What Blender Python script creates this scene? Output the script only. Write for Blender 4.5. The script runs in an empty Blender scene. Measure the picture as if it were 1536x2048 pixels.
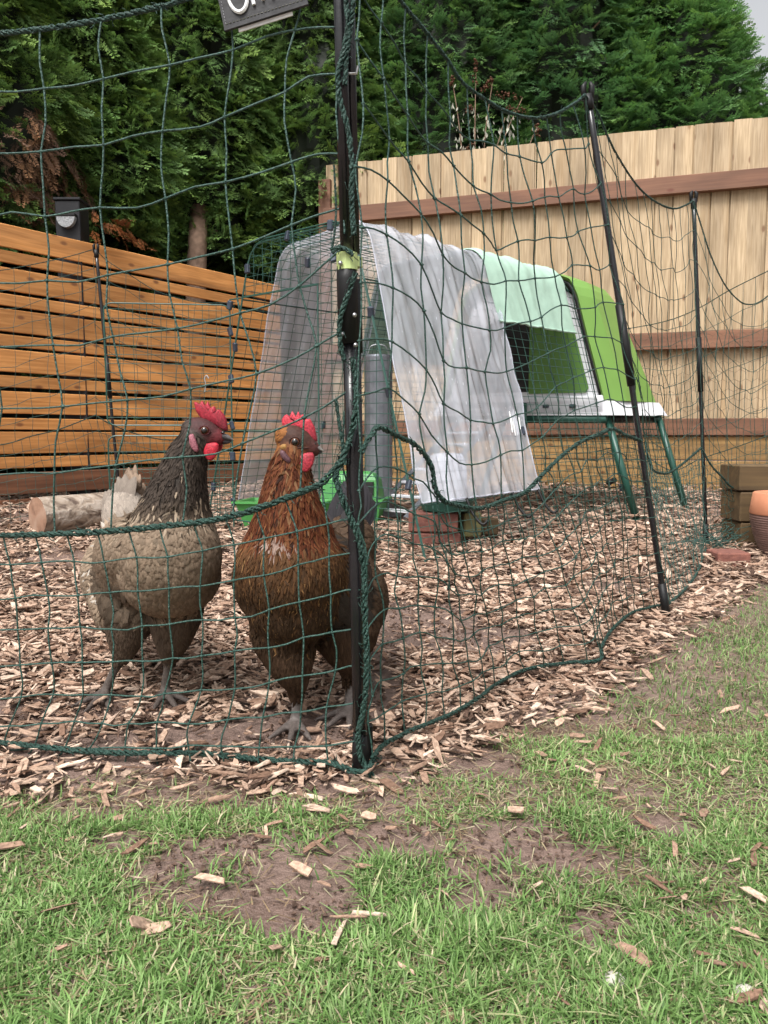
import bpy, math, random
import numpy as np
from mathutils import Vector, Matrix, Euler
from mathutils.bvhtree import BVHTree

SC = bpy.context.scene
COL = SC.collection
rng = np.random.default_rng(11)
random.seed(5)

# ------------------------------------------------------------------ camera, sky, sun, exposure
CAM_H, FPX, PITCH = 0.42, 1550.0, math.atan(154 / 1550)
cam = bpy.data.cameras.new('camera')
cam.sensor_fit = 'VERTICAL'
cam.lens = 26.0
cam.sensor_height = 26.0 * 2048 / FPX
cam.clip_start, cam.clip_end = 0.02, 600
camo = bpy.data.objects.new('camera', cam)
COL.objects.link(camo)
camo.location = (0, 0, CAM_H)
camo.rotation_euler = (math.pi / 2 - PITCH, 0, 0)
SC.camera = camo

SUN_EL, SUN_AZ = math.radians(58), math.radians(205)      # azimuth clockwise from +Y
w = bpy.data.worlds.new('World')
SC.world = w
w.use_nodes = True
nt = w.node_tree
nt.nodes.clear()
sky = nt.nodes.new('ShaderNodeTexSky')
sky.sky_type = 'NISHITA'
sky.sun_disc = False
sky.sun_elevation = SUN_EL
sky.sun_rotation = SUN_AZ
sky.air_density, sky.dust_density, sky.ozone_density = 1.0, 6.0, 1.0
hs = nt.nodes.new('ShaderNodeHueSaturation')
hs.inputs['Saturation'].default_value = 0.12               # overcast: the blue is washed out by cloud
bg = nt.nodes.new('ShaderNodeBackground')
bg.inputs['Strength'].default_value = 0.115
wo = nt.nodes.new('ShaderNodeOutputWorld')
nt.links.new(sky.outputs[0], hs.inputs['Color'])
nt.links.new(hs.outputs[0], bg.inputs['Color'])
nt.links.new(bg.outputs[0], wo.inputs['Surface'])

sl = bpy.data.lights.new('sun', 'SUN')
sl.energy = 1.5
sl.angle = math.radians(20)
sl.color = (1.0, 0.965, 0.92)
so = bpy.data.objects.new('sun', sl)
COL.objects.link(so)
sd = Vector((math.sin(SUN_AZ) * math.cos(SUN_EL), math.cos(SUN_AZ) * math.cos(SUN_EL), math.sin(SUN_EL)))
so.rotation_euler = sd.to_track_quat('Z', 'Y').to_euler()
so.location = (0, 0, 8)

vs = SC.view_settings
vs.view_transform = 'Standard'
vs.look = 'None'
vs.gamma = 1.0
vs.exposure = 1.10
vs.use_curve_mapping = False
try:
    SC.cycles.max_bounces = 6
    SC.cycles.transparent_max_bounces = 16
    SC.cycles.use_denoising = True
except Exception:
    pass

# ------------------------------------------------------------------ measuring helpers: a photo point at a real depth
def ray(px, py):
    x = (px - 768) / FPX
    v = -(py - 1024) / FPX
    return np.array([x, math.cos(PITCH) + v * math.sin(PITCH), v * math.cos(PITCH) - math.sin(PITCH)])
def at(px, py, Y):
    r = ray(px, py)
    return r / r[1] * Y + np.array([0, 0, CAM_H])
def on_ground(px, py, dz=0.0):
    r = ray(px, py); r = r / r[1]
    Y = CAM_H / -r[2]
    if Y > 1.2:
        Y = (CAM_H + .024) / (.02 - r[2])
    p = r * Y + np.array([0, 0, CAM_H])
    p[2] = float(gz(p[0], p[1])) + dz
    return p
def on_plane(px, py, A, B):
    """photo point on the upright plane through ground points A and B"""
    d = np.array([B[0] - A[0], B[1] - A[1]])
    n = np.array([-d[1], d[0]])
    r = ray(px, py)
    t = (n @ np.array([A[0], A[1]])) / (n @ r[:2])
    return r * t + np.array([0, 0, CAM_H])

# ------------------------------------------------------------------ noise
_lat = rng.random((256, 256))
def vnoise(x, y):
    x = np.asarray(x, float) + 1000.0; y = np.asarray(y, float) + 1000.0
    xi, yi = np.floor(x).astype(int), np.floor(y).astype(int)
    fx, fy = x - xi, y - yi
    fx = fx * fx * (3 - 2 * fx); fy = fy * fy * (3 - 2 * fy)
    g = lambda a, b: _lat[a % 256, b % 256]
    return (g(xi, yi) * (1 - fx) + g(xi + 1, yi) * fx) * (1 - fy) + (g(xi, yi + 1) * (1 - fx) + g(xi + 1, yi + 1) * fx) * fy
def fbm(x, y, o=3):
    s, a, t = 0, 1, 0
    for i in range(o):
        s = s + a * vnoise(x * 2 ** i + 17 * i, y * 2 ** i - 9 * i); t += a; a *= .5
    return s / t
def gz(x, y):
    x = np.asarray(x, float); y = np.asarray(y, float)
    near = np.clip(1 - (np.abs(y - 2) - 4) / 4, 0, 1)
    return .02 * np.clip(y - 1.2, 0, 6) + near * (.016 * (fbm(x * 3.1, y * 3.1, 2) - .5) + .010 * (fbm(x * 17, y * 17, 2) - .5))

# ------------------------------------------------------------------ mesh helpers
def npmesh(name, V, faces, mats=(), col=None, uv=None, smooth=False, matidx=None):
    """V (n,3); faces: list of (m,k) index arrays"""
    me = bpy.data.meshes.new(name)
    V = np.ascontiguousarray(V, np.float32)
    faces = [np.asarray(f, np.int32) for f in faces if len(f)]
    me.vertices.add(len(V)); me.vertices.foreach_set('co', V.ravel())
    loops = np.concatenate([f.ravel() for f in faces])
    tot = np.concatenate([np.full(len(f), f.shape[1], np.int32) for f in faces])
    st = np.concatenate([[0], np.cumsum(tot)[:-1]]).astype(np.int32)
    me.loops.add(len(loops)); me.loops.foreach_set('vertex_index', loops)
    me.polygons.add(len(tot)); me.polygons.foreach_set('loop_start', st)
    try: me.polygons.foreach_set('loop_total', tot)
    except Exception: pass
    for m in mats: me.materials.append(m)
    if matidx is not None: me.polygons.foreach_set('material_index', np.asarray(matidx, np.int32))
    me.polygons.foreach_set('use_smooth', np.full(len(tot), bool(smooth)))
    me.update(calc_edges=True)
    if col is not None:
        a = me.color_attributes.new('Col', 'FLOAT_COLOR', 'POINT')
        c = np.ones((len(V), 4), np.float32); c[:, :3] = col
        a.data.foreach_set('color', c.ravel())
    if uv is not None:
        a = me.attributes.new('fuv', 'FLOAT_VECTOR', 'POINT')
        c = np.zeros((len(V), 3), np.float32); c[:, :2] = uv
        a.data.foreach_set('vector', c.ravel())
    me.validate()
    return me

class MB:
    """collects shapes and links them as ONE mesh object"""
    def __init__(s): s.v = []; s.f = {3: [], 4: []}; s.n = 0; s.c = []; s.mi = {3: [], 4: []}; s.cur = 0; s.color = (1, 1, 1)
    def add(s, V, F, color=None):
        V = np.asarray(V, float); s.v.append(V)
        s.c.append(np.tile(np.asarray(color if color is not None else s.color, float), (len(V), 1)) if np.ndim(color if color is not None else s.color) == 1 else np.asarray(color))
        for f in F:
            f = np.asarray(f, int)
            if f.ndim == 1: f = f[None]
            k = f.shape[1]
            if k > 4:
                for q in f:
                    t = np.array([[q[0], q[i], q[i + 1]] for i in range(1, k - 1)])
                    s.f[3].append(t + s.n); s.mi[3].append(np.full(len(t), s.cur))
            else:
                s.f[k].append(f + s.n); s.mi[k].append(np.full(len(f), s.cur))
        s.n += len(V); return s
    def box(s, c, size, M=None, bev=0.0, color=None):
        x, y, z = [q / 2 for q in size]
        if bev <= 0:
            V = np.array([[i * x, j * y, k * z] for i in (-1, 1) for j in (-1, 1) for k in (-1, 1)], float)
            F = [np.array([[0, 1, 3, 2], [4, 6, 7, 5], [0, 4, 5, 1], [2, 3, 7, 6], [0, 2, 6, 4], [1, 5, 7, 3]])]
        else:
            bm_v = []; b = min(bev, x * .9, y * .9, z * .9)
            V = []
            for i in (-1, 1):
                for j in (-1, 1):
                    for k in (-1, 1):
                        V += [[i * x, j * (y - b), k * (z - b)], [i * (x - b), j * y, k * (z - b)], [i * (x - b), j * (y - b), k * z]]
            V = np.array(V); I = lambda i, j, k, a: (((i + 1) // 2) * 4 + ((j + 1) // 2) * 2 + (k + 1) // 2) * 3 + a
            Q = []; T = []
            for q in (-1, 1):
                o = [(-1, -1), (1, -1), (1, 1), (-1, 1)]
                if q < 0: o = o[::-1]
                Q.append([I(q, a, b_, 0) for a, b_ in o])
                Q.append([I(b_, q, a, 1) for a, b_ in o])
                Q.append([I(a, b_, q, 2) for a, b_ in o])
            for a in (-1, 1):
                for b_ in (-1, 1):
                    def oq(l, flip): Q.append(l[::-1] if flip else l)
                    oq([I(a, b_, -1, 0), I(a, b_, 1, 0), I(a, b_, 1, 1), I(a, b_, -1, 1)], a * b_ > 0)
                    oq([I(a, -1, b_, 0), I(a, 1, b_, 0), I(a, 1, b_, 2), I(a, -1, b_, 2)], a * b_ < 0)
                    oq([I(-1, a, b_, 1), I(1, a, b_, 1), I(1, a, b_, 2), I(-1, a, b_, 2)], a * b_ > 0)
            for i in (-1, 1):
                for j in (-1, 1):
                    for k in (-1, 1):
                        t = [I(i, j, k, 0), I(i, j, k, 1), I(i, j, k, 2)]
                        T.append(t if i * j * k > 0 else t[::-1])
            F = [np.array(Q), np.array(T)]
        if M is not None: V = V @ np.asarray(M)[:3, :3].T
        return s.add(V + np.asarray(c, float), F, color)
    def tube(s, P, r, n=5, cap=True, color=None):
        P = np.asarray(P, float)
        m = len(P)
        r = np.full(m, r, float) if np.ndim(r) == 0 else np.asarray(r, float)
        T = np.gradient(P, axis=0); T /= np.linalg.norm(T, axis=1)[:, None] + 1e-12
        up = np.array([0, 0, 1.]) if abs(T[:, 2]).mean() < .75 else np.array([0.31, 0.95, 0.])
        A = np.cross(T, up); A /= np.linalg.norm(A, axis=1)[:, None] + 1e-12
        for i in range(1, m):
            a = A[i - 1] - T[i] * (A[i - 1] @ T[i]); l = np.linalg.norm(a)
            if l > 1e-6: A[i] = a / l
        B = np.cross(T, A)
        th = np.arange(n) / n * 2 * math.pi
        V = (P[:, None] + r[:, None, None] * (A[:, None] * np.cos(th)[None, :, None] + B[:, None] * np.sin(th)[None, :, None])).reshape(-1, 3)
        i = np.arange(m - 1)[:, None] * n; j = np.arange(n)[None]; k = (j + 1) % n
        Q = np.stack([i + j, i + k, i + n + k, i + n + j], -1).reshape(-1, 4)
        F = [Q]
        if cap:
            F += [np.arange(n)[::-1][None], (np.arange(n) + (m - 1) * n)[None]]
        return s.add(V, F, color)
    def lathe(s, prof, c=(0, 0, 0), n=24, M=None, color=None):
        prof = np.asarray(prof, float); m = len(prof)
        th = np.arange(n) / n * 2 * math.pi
        V = np.stack([prof[:, None, 0] * np.cos(th), prof[:, None, 0] * np.sin(th), np.repeat(prof[:, 1:2], n, 1)], -1).reshape(-1, 3)
        if M is not None: V = V @ np.asarray(M)[:3, :3].T
        i = np.arange(m - 1)[:, None] * n; j = np.arange(n)[None]; k = (j + 1) % n
        Q = np.stack([i + j, i + k, i + n + k, i + n + j], -1).reshape(-1, 4)
        return s.add(V + np.asarray(c, float), [Q], color)
    def ball(s, c, r, n=6, M=None, color=None):
        a = np.linspace(-math.pi / 2, math.pi / 2, n)
        r = np.ones(3) * r if np.ndim(r) == 0 else np.asarray(r, float)
        m = n * 2; th = np.arange(m) / m * 2 * math.pi
        V = np.stack([np.cos(a)[:, None] * np.cos(th), np.cos(a)[:, None] * np.sin(th), np.repeat(np.sin(a)[:, None], m, 1)], -1).reshape(-1, 3) * r
        if M is not None: V = V @ np.asarray(M)[:3, :3].T
        i = np.arange(n - 1)[:, None] * m; j = np.arange(m)[None]; k = (j + 1) % m
        Q = np.stack([i + j, i + k, i + m + k, i + m + j], -1).reshape(-1, 4)
        return s.add(V + np.asarray(c, float), [Q], color)
    def grid(s, P, color=None, flip=False):
        """P (a,b,3) surface"""
        P = np.asarray(P, float); a, b = P.shape[:2]
        i = np.arange(a - 1)[:, None] * b; j = np.arange(b - 1)[None]
        Q = np.stack([i + j, i + j + 1, i + b + j + 1, i + b + j], -1).reshape(-1, 4)
        if flip: Q = Q[:, ::-1]
        return s.add(P.reshape(-1, 3), [Q], color)
    def prism(s, poly, nvec, color=None):
        """planar polygon (n,3) pushed out by nvec, fan closed about its centre"""
        P = np.asarray(poly, float); n = len(P); nvec = np.asarray(nvec, float)
        c = P.mean(0)
        V = np.vstack([P, P + nvec, c[None], c[None] + nvec])
        k = np.arange(n); k1 = (k + 1) % n
        return s.add(V, [np.stack([k, k1, k1 + n, k + n], -1), np.stack([k1, k, np.full(n, 2 * n)], -1), np.stack([k + n, k1 + n, np.full(n, 2 * n + 1)], -1)], color)
    def mesh(s, name, mats, off=(0, 0, 0), smooth=False, usecol=False):
        V = np.vstack(s.v) - np.asarray(off, float)
        F = []; mi = []
        for k in (3, 4):
            if s.f[k]: F.append(np.vstack(s.f[k])); mi.append(np.concatenate(s.mi[k]))
        if not isinstance(mats, (list, tuple)): mats = [mats]
        return npmesh(name, V, F, mats, np.vstack(s.c) if usecol else None, None, smooth, np.concatenate(mi))
    def build(s, name, mats, parent=None, smooth=False, usecol=False, **kw):
        off = parent_world(parent)
        return link(name, s.mesh(name, mats, off, smooth, usecol), parent, **kw)

def parent_world(p):
    o = np.zeros(3)
    while p is not None:
        o = o + np.array(p.location); p = p.parent
    return o
def link(name, data, parent=None, label=None, cat=None, group=None, kind=None, loc=None, rot=None):
    o = bpy.data.objects.new(name, data); COL.objects.link(o)
    if parent is not None: o.parent = parent
    if loc is not None: o.location = loc
    if rot is not None: o.rotation_euler = rot
    for k, v in (('label', label), ('category', cat), ('group', group), ('kind', kind)):
        if v: o[k] = v
    return o
def thing(name, loc, label, cat, group=None):
    return link(name, None, None, label, cat, group, None, tuple(float(q) for q in loc))
def cat_rom(P, sub=4):
    P = np.asarray(P, float)
    if len(P) < 3: return np.array([P[0] + (P[-1] - P[0]) * t for t in np.linspace(0, 1, sub + 1)])
    Q = np.vstack([2 * P[0] - P[1], P, 2 * P[-1] - P[-2]])
    out = []
    for i in range(1, len(Q) - 2):
        for t in np.arange(sub) / sub:
            a, b, c, d = Q[i - 1:i + 3]
            out.append(.5 * (2 * b + (c - a) * t + (2 * a - 5 * b + 4 * c - d) * t * t + (3 * b - a - 3 * c + d) * t ** 3))
    out.append(P[-1]); return np.array(out)
def resample(P, step):
    P = np.asarray(P, float); L = np.concatenate([[0], np.cumsum(np.linalg.norm(np.diff(P, axis=0), axis=1))])
    n = max(2, int(L[-1] / step) + 1); t = np.linspace(0, L[-1], n)
    return np.stack([np.interp(t, L, P[:, i]) for i in range(3)], -1)
def at_frac(P, n):
    """n points evenly along polyline P"""
    P = np.asarray(P, float); L = np.concatenate([[0], np.cumsum(np.linalg.norm(np.diff(P, axis=0), axis=1))])
    t = np.linspace(0, L[-1], n)
    return np.stack([np.interp(t, L, P[:, i]) for i in range(3)], -1)
def rot_z(a): return np.array([[math.cos(a), -math.sin(a), 0], [math.sin(a), math.cos(a), 0], [0, 0, 1.]])

# ------------------------------------------------------------------ materials
def nmat(name):
    m = bpy.data.materials.new(name); m.use_nodes = True
    t = m.node_tree; b = t.nodes['Principled BSDF']
    return m, t, b
def N(t, typ, **kw):
    n = t.nodes.new(typ)
    for k, v in kw.items():
        if k.startswith('in_'):
            n.inputs[int(k[3:]) if k[3:].isdigit() else k[3:].replace('_', ' ')].default_value = v
        else: setattr(n, k, v)
    return n
def ramp(t, stops, fac=None):
    n = t.nodes.new('ShaderNodeValToRGB'); e = n.color_ramp.elements
    while len(e) < len(stops): e.new(.5)
    for el, (p, c) in zip(e, stops):
        el.position = p; el.color = (*c, 1) if len(c) == 3 else c
    if fac is not None: t.links.new(fac, n.inputs[0])
    return n
def coords(t, scale=(1, 1, 1), rand=False, kind='Object'):
    tc = t.nodes.new('ShaderNodeTexCoord'); mp = t.nodes.new('ShaderNodeMapping')
    mp.inputs['Scale'].default_value = scale
    t.links.new(tc.outputs[kind], mp.inputs['Vector'])
    if rand:
        oi = t.nodes.new('ShaderNodeObjectInfo'); ml = N(t, 'ShaderNodeVectorMath', operation='SCALE')
        cb = t.nodes.new('ShaderNodeCombineXYZ')
        for i in range(3): t.links.new(oi.outputs['Random'], cb.inputs[i])
        t.links.new(cb.outputs[0], ml.inputs[0]); ml.inputs['Scale'].default_value = 37.0
        t.links.new(ml.outputs[0], mp.inputs['Location'])
    return mp.outputs[0]
def mix(t, a, b, fac, mode='MIX'):
    n = t.nodes.new('ShaderNodeMix'); n.data_type = 'RGBA'; n.blend_type = mode
    for sock, v in ((n.inputs[6], a), (n.inputs[7], b), (n.inputs[0], fac)):
        if hasattr(v, 'is_linked') or hasattr(v, 'links'): t.links.new(v, sock)
        else: sock.default_value = v if np.ndim(v) == 0 else (*v, 1)
    return n.outputs[2]
def bump(t, b, h, strength=.3, dist=.01):
    n = t.nodes.new('ShaderNodeBump'); n.inputs['Strength'].default_value = strength; n.inputs['Distance'].default_value = dist
    t.links.new(h, n.inputs['Height']); t.links.new(n.outputs[0], b.inputs['Normal'])
def simple(name, c1, c2=None, rough=.6, scale=20., bmp=0.0, metal=0.0, spec=None, detail=4, coat=0.0):
    m, t, b = nmat(name)
    b.inputs['Roughness'].default_value = rough; b.inputs['Metallic'].default_value = metal
    if spec is not None: b.inputs['Specular IOR Level'].default_value = spec
    if coat: b.inputs['Coat Weight'].default_value = coat
    n = N(t, 'ShaderNodeTexNoise'); n.inputs['Scale'].default_value = scale; n.inputs['Detail'].default_value = detail
    t.links.new(coords(t), n.inputs['Vector'])
    r = ramp(t, [(.3, c1), (.7, c2 or tuple(q * .8 for q in c1))], n.outputs[0])
    t.links.new(r.outputs[0], b.inputs['Base Color'])
    if bmp: bump(t, b, n.outputs[0], bmp)
    return m
def wood(name, c1, c2, knot=(.1, .05, .02), axis=0, rough=.65, tint=.18, fine=60., stain=None, knots=True):
    """planed timber; grain runs along local axis"""
    m, t, b = nmat(name)
    s = [fine] * 3; s[axis] = fine / 22
    n = N(t, 'ShaderNodeTexNoise'); n.inputs['Scale'].default_value = 1; n.inputs['Detail'].default_value = 5; n.inputs['Distortion'].default_value = .6
    t.links.new(coords(t, s, True), n.inputs['Vector'])
    r = ramp(t, [(.36, c1), (.62, c2)], n.outputs[0])
    n2 = N(t, 'ShaderNodeTexNoise'); n2.inputs['Scale'].default_value = 1; n2.inputs['Detail'].default_value = 4
    s2 = [9.] * 3; s2[axis] = 2.2
    t.links.new(coords(t, s2, True), n2.inputs['Vector'])
    r2 = ramp(t, [(.35, (.62, .6, .58)), (.62, (1.08, 1.08, 1.08))], n2.outputs[0])
    c = mix(t, r.outputs[0], r2.outputs[0], .75, 'MULTIPLY')
    if knots:
        sk = [8.5] * 3; sk[axis] = 4.2
        v = N(t, 'ShaderNodeTexVoronoi'); v.inputs['Scale'].default_value = 1; v.voronoi_dimensions = '2D'
        sx, cx = N(t, 'ShaderNodeSeparateXYZ'), N(t, 'ShaderNodeCombineXYZ')
        t.links.new(coords(t, sk, True), sx.inputs[0]); t.links.new(sx.outputs[0], cx.inputs[0]); t.links.new(sx.outputs[2], cx.inputs[1])
        t.links.new(cx.outputs[0], v.inputs['Vector'])
        rk = ramp(t, [(.05, (.9, .9, .9)), (.115, (0, 0, 0))], v.outputs['Distance'])
        sc_ = N(t, 'ShaderNodeSeparateColor'); t.links.new(v.outputs['Color'], sc_.inputs[0])
        some = ramp(t, [(.55, (0, 0, 0)), (.62, (1, 1, 1))], sc_.outputs[0])
        c = mix(t, c, knot, mix(t, rk.outputs[0], some.outputs[0], 1.0, 'MULTIPLY'))
    oi = t.nodes.new('ShaderNodeObjectInfo')
    h = N(t, 'ShaderNodeHueSaturation')
    mr = N(t, 'ShaderNodeMapRange'); mr.inputs['To Min'].default_value = 1 - tint; mr.inputs['To Max'].default_value = 1 + tint
    t.links.new(oi.outputs['Random'], mr.inputs[0]); t.links.new(mr.outputs[0], h.inputs['Value'])
    t.links.new(c, h.inputs['Color']); out = h.outputs[0]
    if stain:
        n3 = N(t, 'ShaderNodeTexNoise'); n3.inputs['Scale'].default_value = 1; n3.inputs['Detail'].default_value = 3
        s3 = [12.] * 3; s3[axis] = .8
        t.links.new(coords(t, s3, True), n3.inputs['Vector'])
        r3 = ramp(t, [(.56, (0, 0, 0)), (.8, (.7, .7, .7))], n3.outputs[0])
        out = mix(t, out, stain, r3.outputs[0])
    t.links.new(out, b.inputs['Base Color'])
    b.inputs['Roughness'].default_value = rough
    bump(t, b, n.outputs[0], .25, .002)
    return m
def vcol(name, rough=.7, trans=0.0, streak=0.0, spec=.3, sheen=0.0, grain=0.0, scale=200.):
    """colour carried by each piece (attribute Col)"""
    m, t, b = nmat(name)
    a = N(t, 'ShaderNodeAttribute', attribute_name='Col'); c = a.outputs['Color']
    if grain:
        n = N(t, 'ShaderNodeTexNoise'); n.inputs['Scale'].default_value = scale; n.inputs['Detail'].default_value = 3
        t.links.new(coords(t), n.inputs['Vector'])
        r = ramp(t, [(.3, (1 - grain,) * 3), (.7, (1 + grain * .6,) * 3)], n.outputs[0])
        c = mix(t, c, r.outputs[0], 1.0, 'MULTIPLY'); bump(t, b, n.outputs[0], .4, .002)
    if streak:
        u = N(t, 'ShaderNodeAttribute', attribute_name='fuv')
        mp = t.nodes.new('ShaderNodeMapping'); mp.inputs['Scale'].default_value = (3.5, 26, 1)
        t.links.new(u.outputs['Vector'], mp.inputs['Vector'])
        n = N(t, 'ShaderNodeTexNoise'); n.inputs['Scale'].default_value = 1; n.inputs['Detail'].default_value = 2
        t.links.new(mp.outputs[0], n.inputs['Vector'])
        r = ramp(t, [(.3, (1 - streak,) * 3), (.7, (1 + streak,) * 3)], n.outputs[0])
        c = mix(t, c, r.outputs[0], 1.0, 'MULTIPLY')
    t.links.new(c, b.inputs['Base Color'])
    b.inputs['Roughness'].default_value = rough; b.inputs['Specular IOR Level'].default_value = spec
    if sheen: b.inputs['Sheen Weight'].default_value = sheen
    if trans:
        tr = t.nodes.new('ShaderNodeBsdfTranslucent'); t.links.new(c, tr.inputs['Color'])
        ms = t.nodes.new('ShaderNodeMixShader'); ms.inputs[0].default_value = trans
        t.links.new(b.outputs[0], ms.inputs[1]); t.links.new(tr.outputs[0], ms.inputs[2])
        t.links.new(ms.outputs[0], t.nodes['Material Output'].inputs['Surface'])
    return m

M_CORD = simple('green_cord', (.014, .048, .037), (.030, .086, .068), .5, 260, .5)
M_ROPE = simple('green_rope', (.008, .034, .025), (.026, .080, .061), .6, 240, .9)
M_BLACK = simple('black_plastic_pole', (.006, .006, .007), (.011, .010, .012), .25, 60, .05, spec=.5)
M_BLACK2 = simple('dull_black_plastic', (.005, .005, .0055), (.009, .009, .0095), .5, 60, spec=.3)
M_LIME = simple('lime_plastic', (.50, .60, .25), (.42, .53, .2), .45, 40)
M_STEEL = simple('steel', (.5, .5, .5), (.35, .35, .36), .35, 80, metal=.9)
M_WIRE = simple('green_wire', (.016, .06, .047), (.025, .085, .065), .4, 80)
M_CLIP = simple('navy_clip', (.022, .03, .045), (.035, .048, .07), .35, 60)
M_LID = simple('leaf_green_plastic', (.175, .345, .072), (.16, .315, .066), .38, 9, .02, spec=.4)
M_GDARK = simple('dark_green_plastic', (.014, .070, .050), (.010, .055, .040), .42, 30)
M_WHITE = simple('white_plastic', (.72, .73, .76), (.64, .65, .69), .45, 14)
M_DOOR = simple('door_green_plastic', (.10, .22, .045), (.085, .19, .04), .5, 10)
M_VOID = simple('opening_shade', (.012, .012, .012), (.018, .018, .017), .8, 10)  # near-black colour painting the shade inside openings
M_SHADE = simple('mint_cloth', (.36, .52, .42), (.31, .46, .37), .75, 30, .1)
M_FEED = simple('feeder_green_plastic', (.075, .29, .075), (.06, .25, .065), .35, 20)
M_BRICK = simple('red_brick', (.22, .085, .06), (.13, .05, .04), .9, 45, .5)
M_STONE = simple('mossy_block', (.16, .15, .055), (.09, .075, .035), .9, 30, .5)
M_TERRA = simple('terracotta', (.52, .22, .12), (.45, .18, .095), .75, 18, .1)
M_GLAZE = simple('brown_ribbed_clay', (.19, .11, .09), (.13, .075, .065), .55, 26, .15)
M_SLATE = simple('black_slate', (.018, .018, .02), (.03, .03, .033), .7, 60, .2)
M_CHALK = simple('chalk_white', (.8, .82, .82), (.7, .72, .72), .8, 60)
M_PALE = simple('pale_stone', (.46, .43, .37), (.33, .31, .27), .85, 40, .4)
M_LENS = simple('lamp_lens', (.34, .35, .36), (.18, .19, .2), .15, 120, .3)
M_GALV = simple('galvanised_steel', (.24, .25, .27), (.17, .18, .20), .45, 30, metal=.5)
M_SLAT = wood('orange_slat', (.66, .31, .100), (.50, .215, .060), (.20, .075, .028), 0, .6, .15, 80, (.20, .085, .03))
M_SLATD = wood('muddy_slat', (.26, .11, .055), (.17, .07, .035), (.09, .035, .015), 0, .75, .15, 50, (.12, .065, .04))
M_BOARD = wood('fence_board', (.46, .35, .225), (.33, .24, .14), (.17, .09, .045), 2, .75, .17, 120, (.34, .215, .10))
M_RAIL = wood('red_rail', (.205, .095, .052), (.15, .066, .036), (.12, .035, .017), 0, .65, .08, 50)
M_GRAVEL = wood('gravel_board', (.33, .20, .075), (.24, .14, .05), (.13, .06, .02), 0, .75, .1, 40)
M_TIMBER = wood('old_sleeper', (.12, .075, .03), (.075, .045, .018), (.04, .02, .01), 0, .8, .2, 40, knots=False)
M_DPOST = simple('dark_post', (.008, .008, .010), (.014, .014, .017), .5, 20, spec=.3)
M_PLUME = vcol('plumage', .7, 0.0, .26, .10, 0.0)
M_BODY = vcol('hen_skin', .6, 0, 0, .2, 0, .25, 260)
M_COMB = vcol('comb_flesh', .5, .10, 0, .35, 0, .45, 420)
M_EYE = simple('eye', (.006, .004, .003), (.006, .004, .003), .06, 20, spec=.8)
M_IRIS = simple('iris', (.09, .03, .012), (.07, .022, .01), .2, 90)
M_BEAK = vcol('beak_horn', .35, 0, 0, .4, 0, .25, 300)
M_CHIP = vcol('wood_chip', .85, 0, 0, .1, 0, .4, 190)
M_GRASS = vcol('grass_blade', .55, .3, 0, .3)
M_LEAF = vcol('cypress_leaf', .6, .25, 0, .3)
M_DEAD = vcol('dead_leaf', .85, .1, 0, .1)
M_BARK = simple('cypress_bark', (.27, .175, .12), (.13, .082, .056), .9, 24, .8)
M_WEB = simple('rusty_wire', (.13, .085, .05), (.2, .15, .1), .5, 200, metal=.3)

# clear plastic: mostly see-through, a milky film with scuffs, and stretched drips painting white glint streaks
def plastic(name, lo, hi, tint, gloss):
    m, t, b = nmat(name)
    tr = N(t, 'ShaderNodeBsdfTransparent'); tr.inputs[0].default_value = (*tint, 1)
    b.inputs['Base Color'].default_value = (.84, .87, .95, 1); b.inputs['Roughness'].default_value = gloss
    tl = N(t, 'ShaderNodeBsdfTranslucent'); tl.inputs[0].default_value = (.84, .86, .93, 1)
    m0 = N(t, 'ShaderNodeMixShader'); m0.inputs[0].default_value = .35
    t.links.new(b.outputs[0], m0.inputs[1]); t.links.new(tl.outputs[0], m0.inputs[2])
    n = N(t, 'ShaderNodeTexNoise'); n.inputs['Scale'].default_value = 1; n.inputs['Detail'].default_value = 6
    t.links.new(coords(t, (14, 14, 2.0)), n.inputs['Vector'])
    r = ramp(t, [(.35, (lo,) * 3), (.72, (hi,) * 3)], n.outputs[0])
    v = N(t, 'ShaderNodeTexVoronoi'); v.inputs['Scale'].default_value = 1
    t.links.new(coords(t, (70, 70, 9)), v.inputs['Vector'])
    rv = ramp(t, [(.06, (.5,) * 3), (.13, (0, 0, 0))], v.outputs['Distance'])
    f = mix(t, r.outputs[0], rv.outputs[0], .7, 'ADD')
    ms = N(t, 'ShaderNodeMixShader'); t.links.new(f, ms.inputs[0])
    t.links.new(tr.outputs[0], ms.inputs[1]); t.links.new(m0.outputs[0], ms.inputs[2])
    t.links.new(ms.outputs[0], t.nodes['Material Output'].inputs['Surface'])
    b.inputs['Specular IOR Level'].default_value = .9; b.inputs['Coat Weight'].default_value = .6; b.inputs['Coat Roughness'].default_value = .06
    vc = N(t, 'ShaderNodeTexVoronoi', feature='DISTANCE_TO_EDGE'); vc.inputs['Scale'].default_value = 1
    nd = N(t, 'ShaderNodeTexNoise'); nd.inputs['Scale'].default_value = 6; t.links.new(coords(t), nd.inputs['Vector'])
    va = N(t, 'ShaderNodeVectorMath', operation='MULTIPLY_ADD'); va.inputs[1].default_value = (2.2, 2.2, 2.2)
    t.links.new(nd.outputs['Color'], va.inputs[0]); t.links.new(coords(t, (13, 13, 2.6)), va.inputs[2]); t.links.new(va.outputs[0], vc.inputs['Vector'])
    bump(t, b, vc.outputs['Distance'], .35, .02)
    return m
M_CLEAR = plastic('clear_cover_plastic', .36, .58, (.84, .85, .89), .10)
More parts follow.
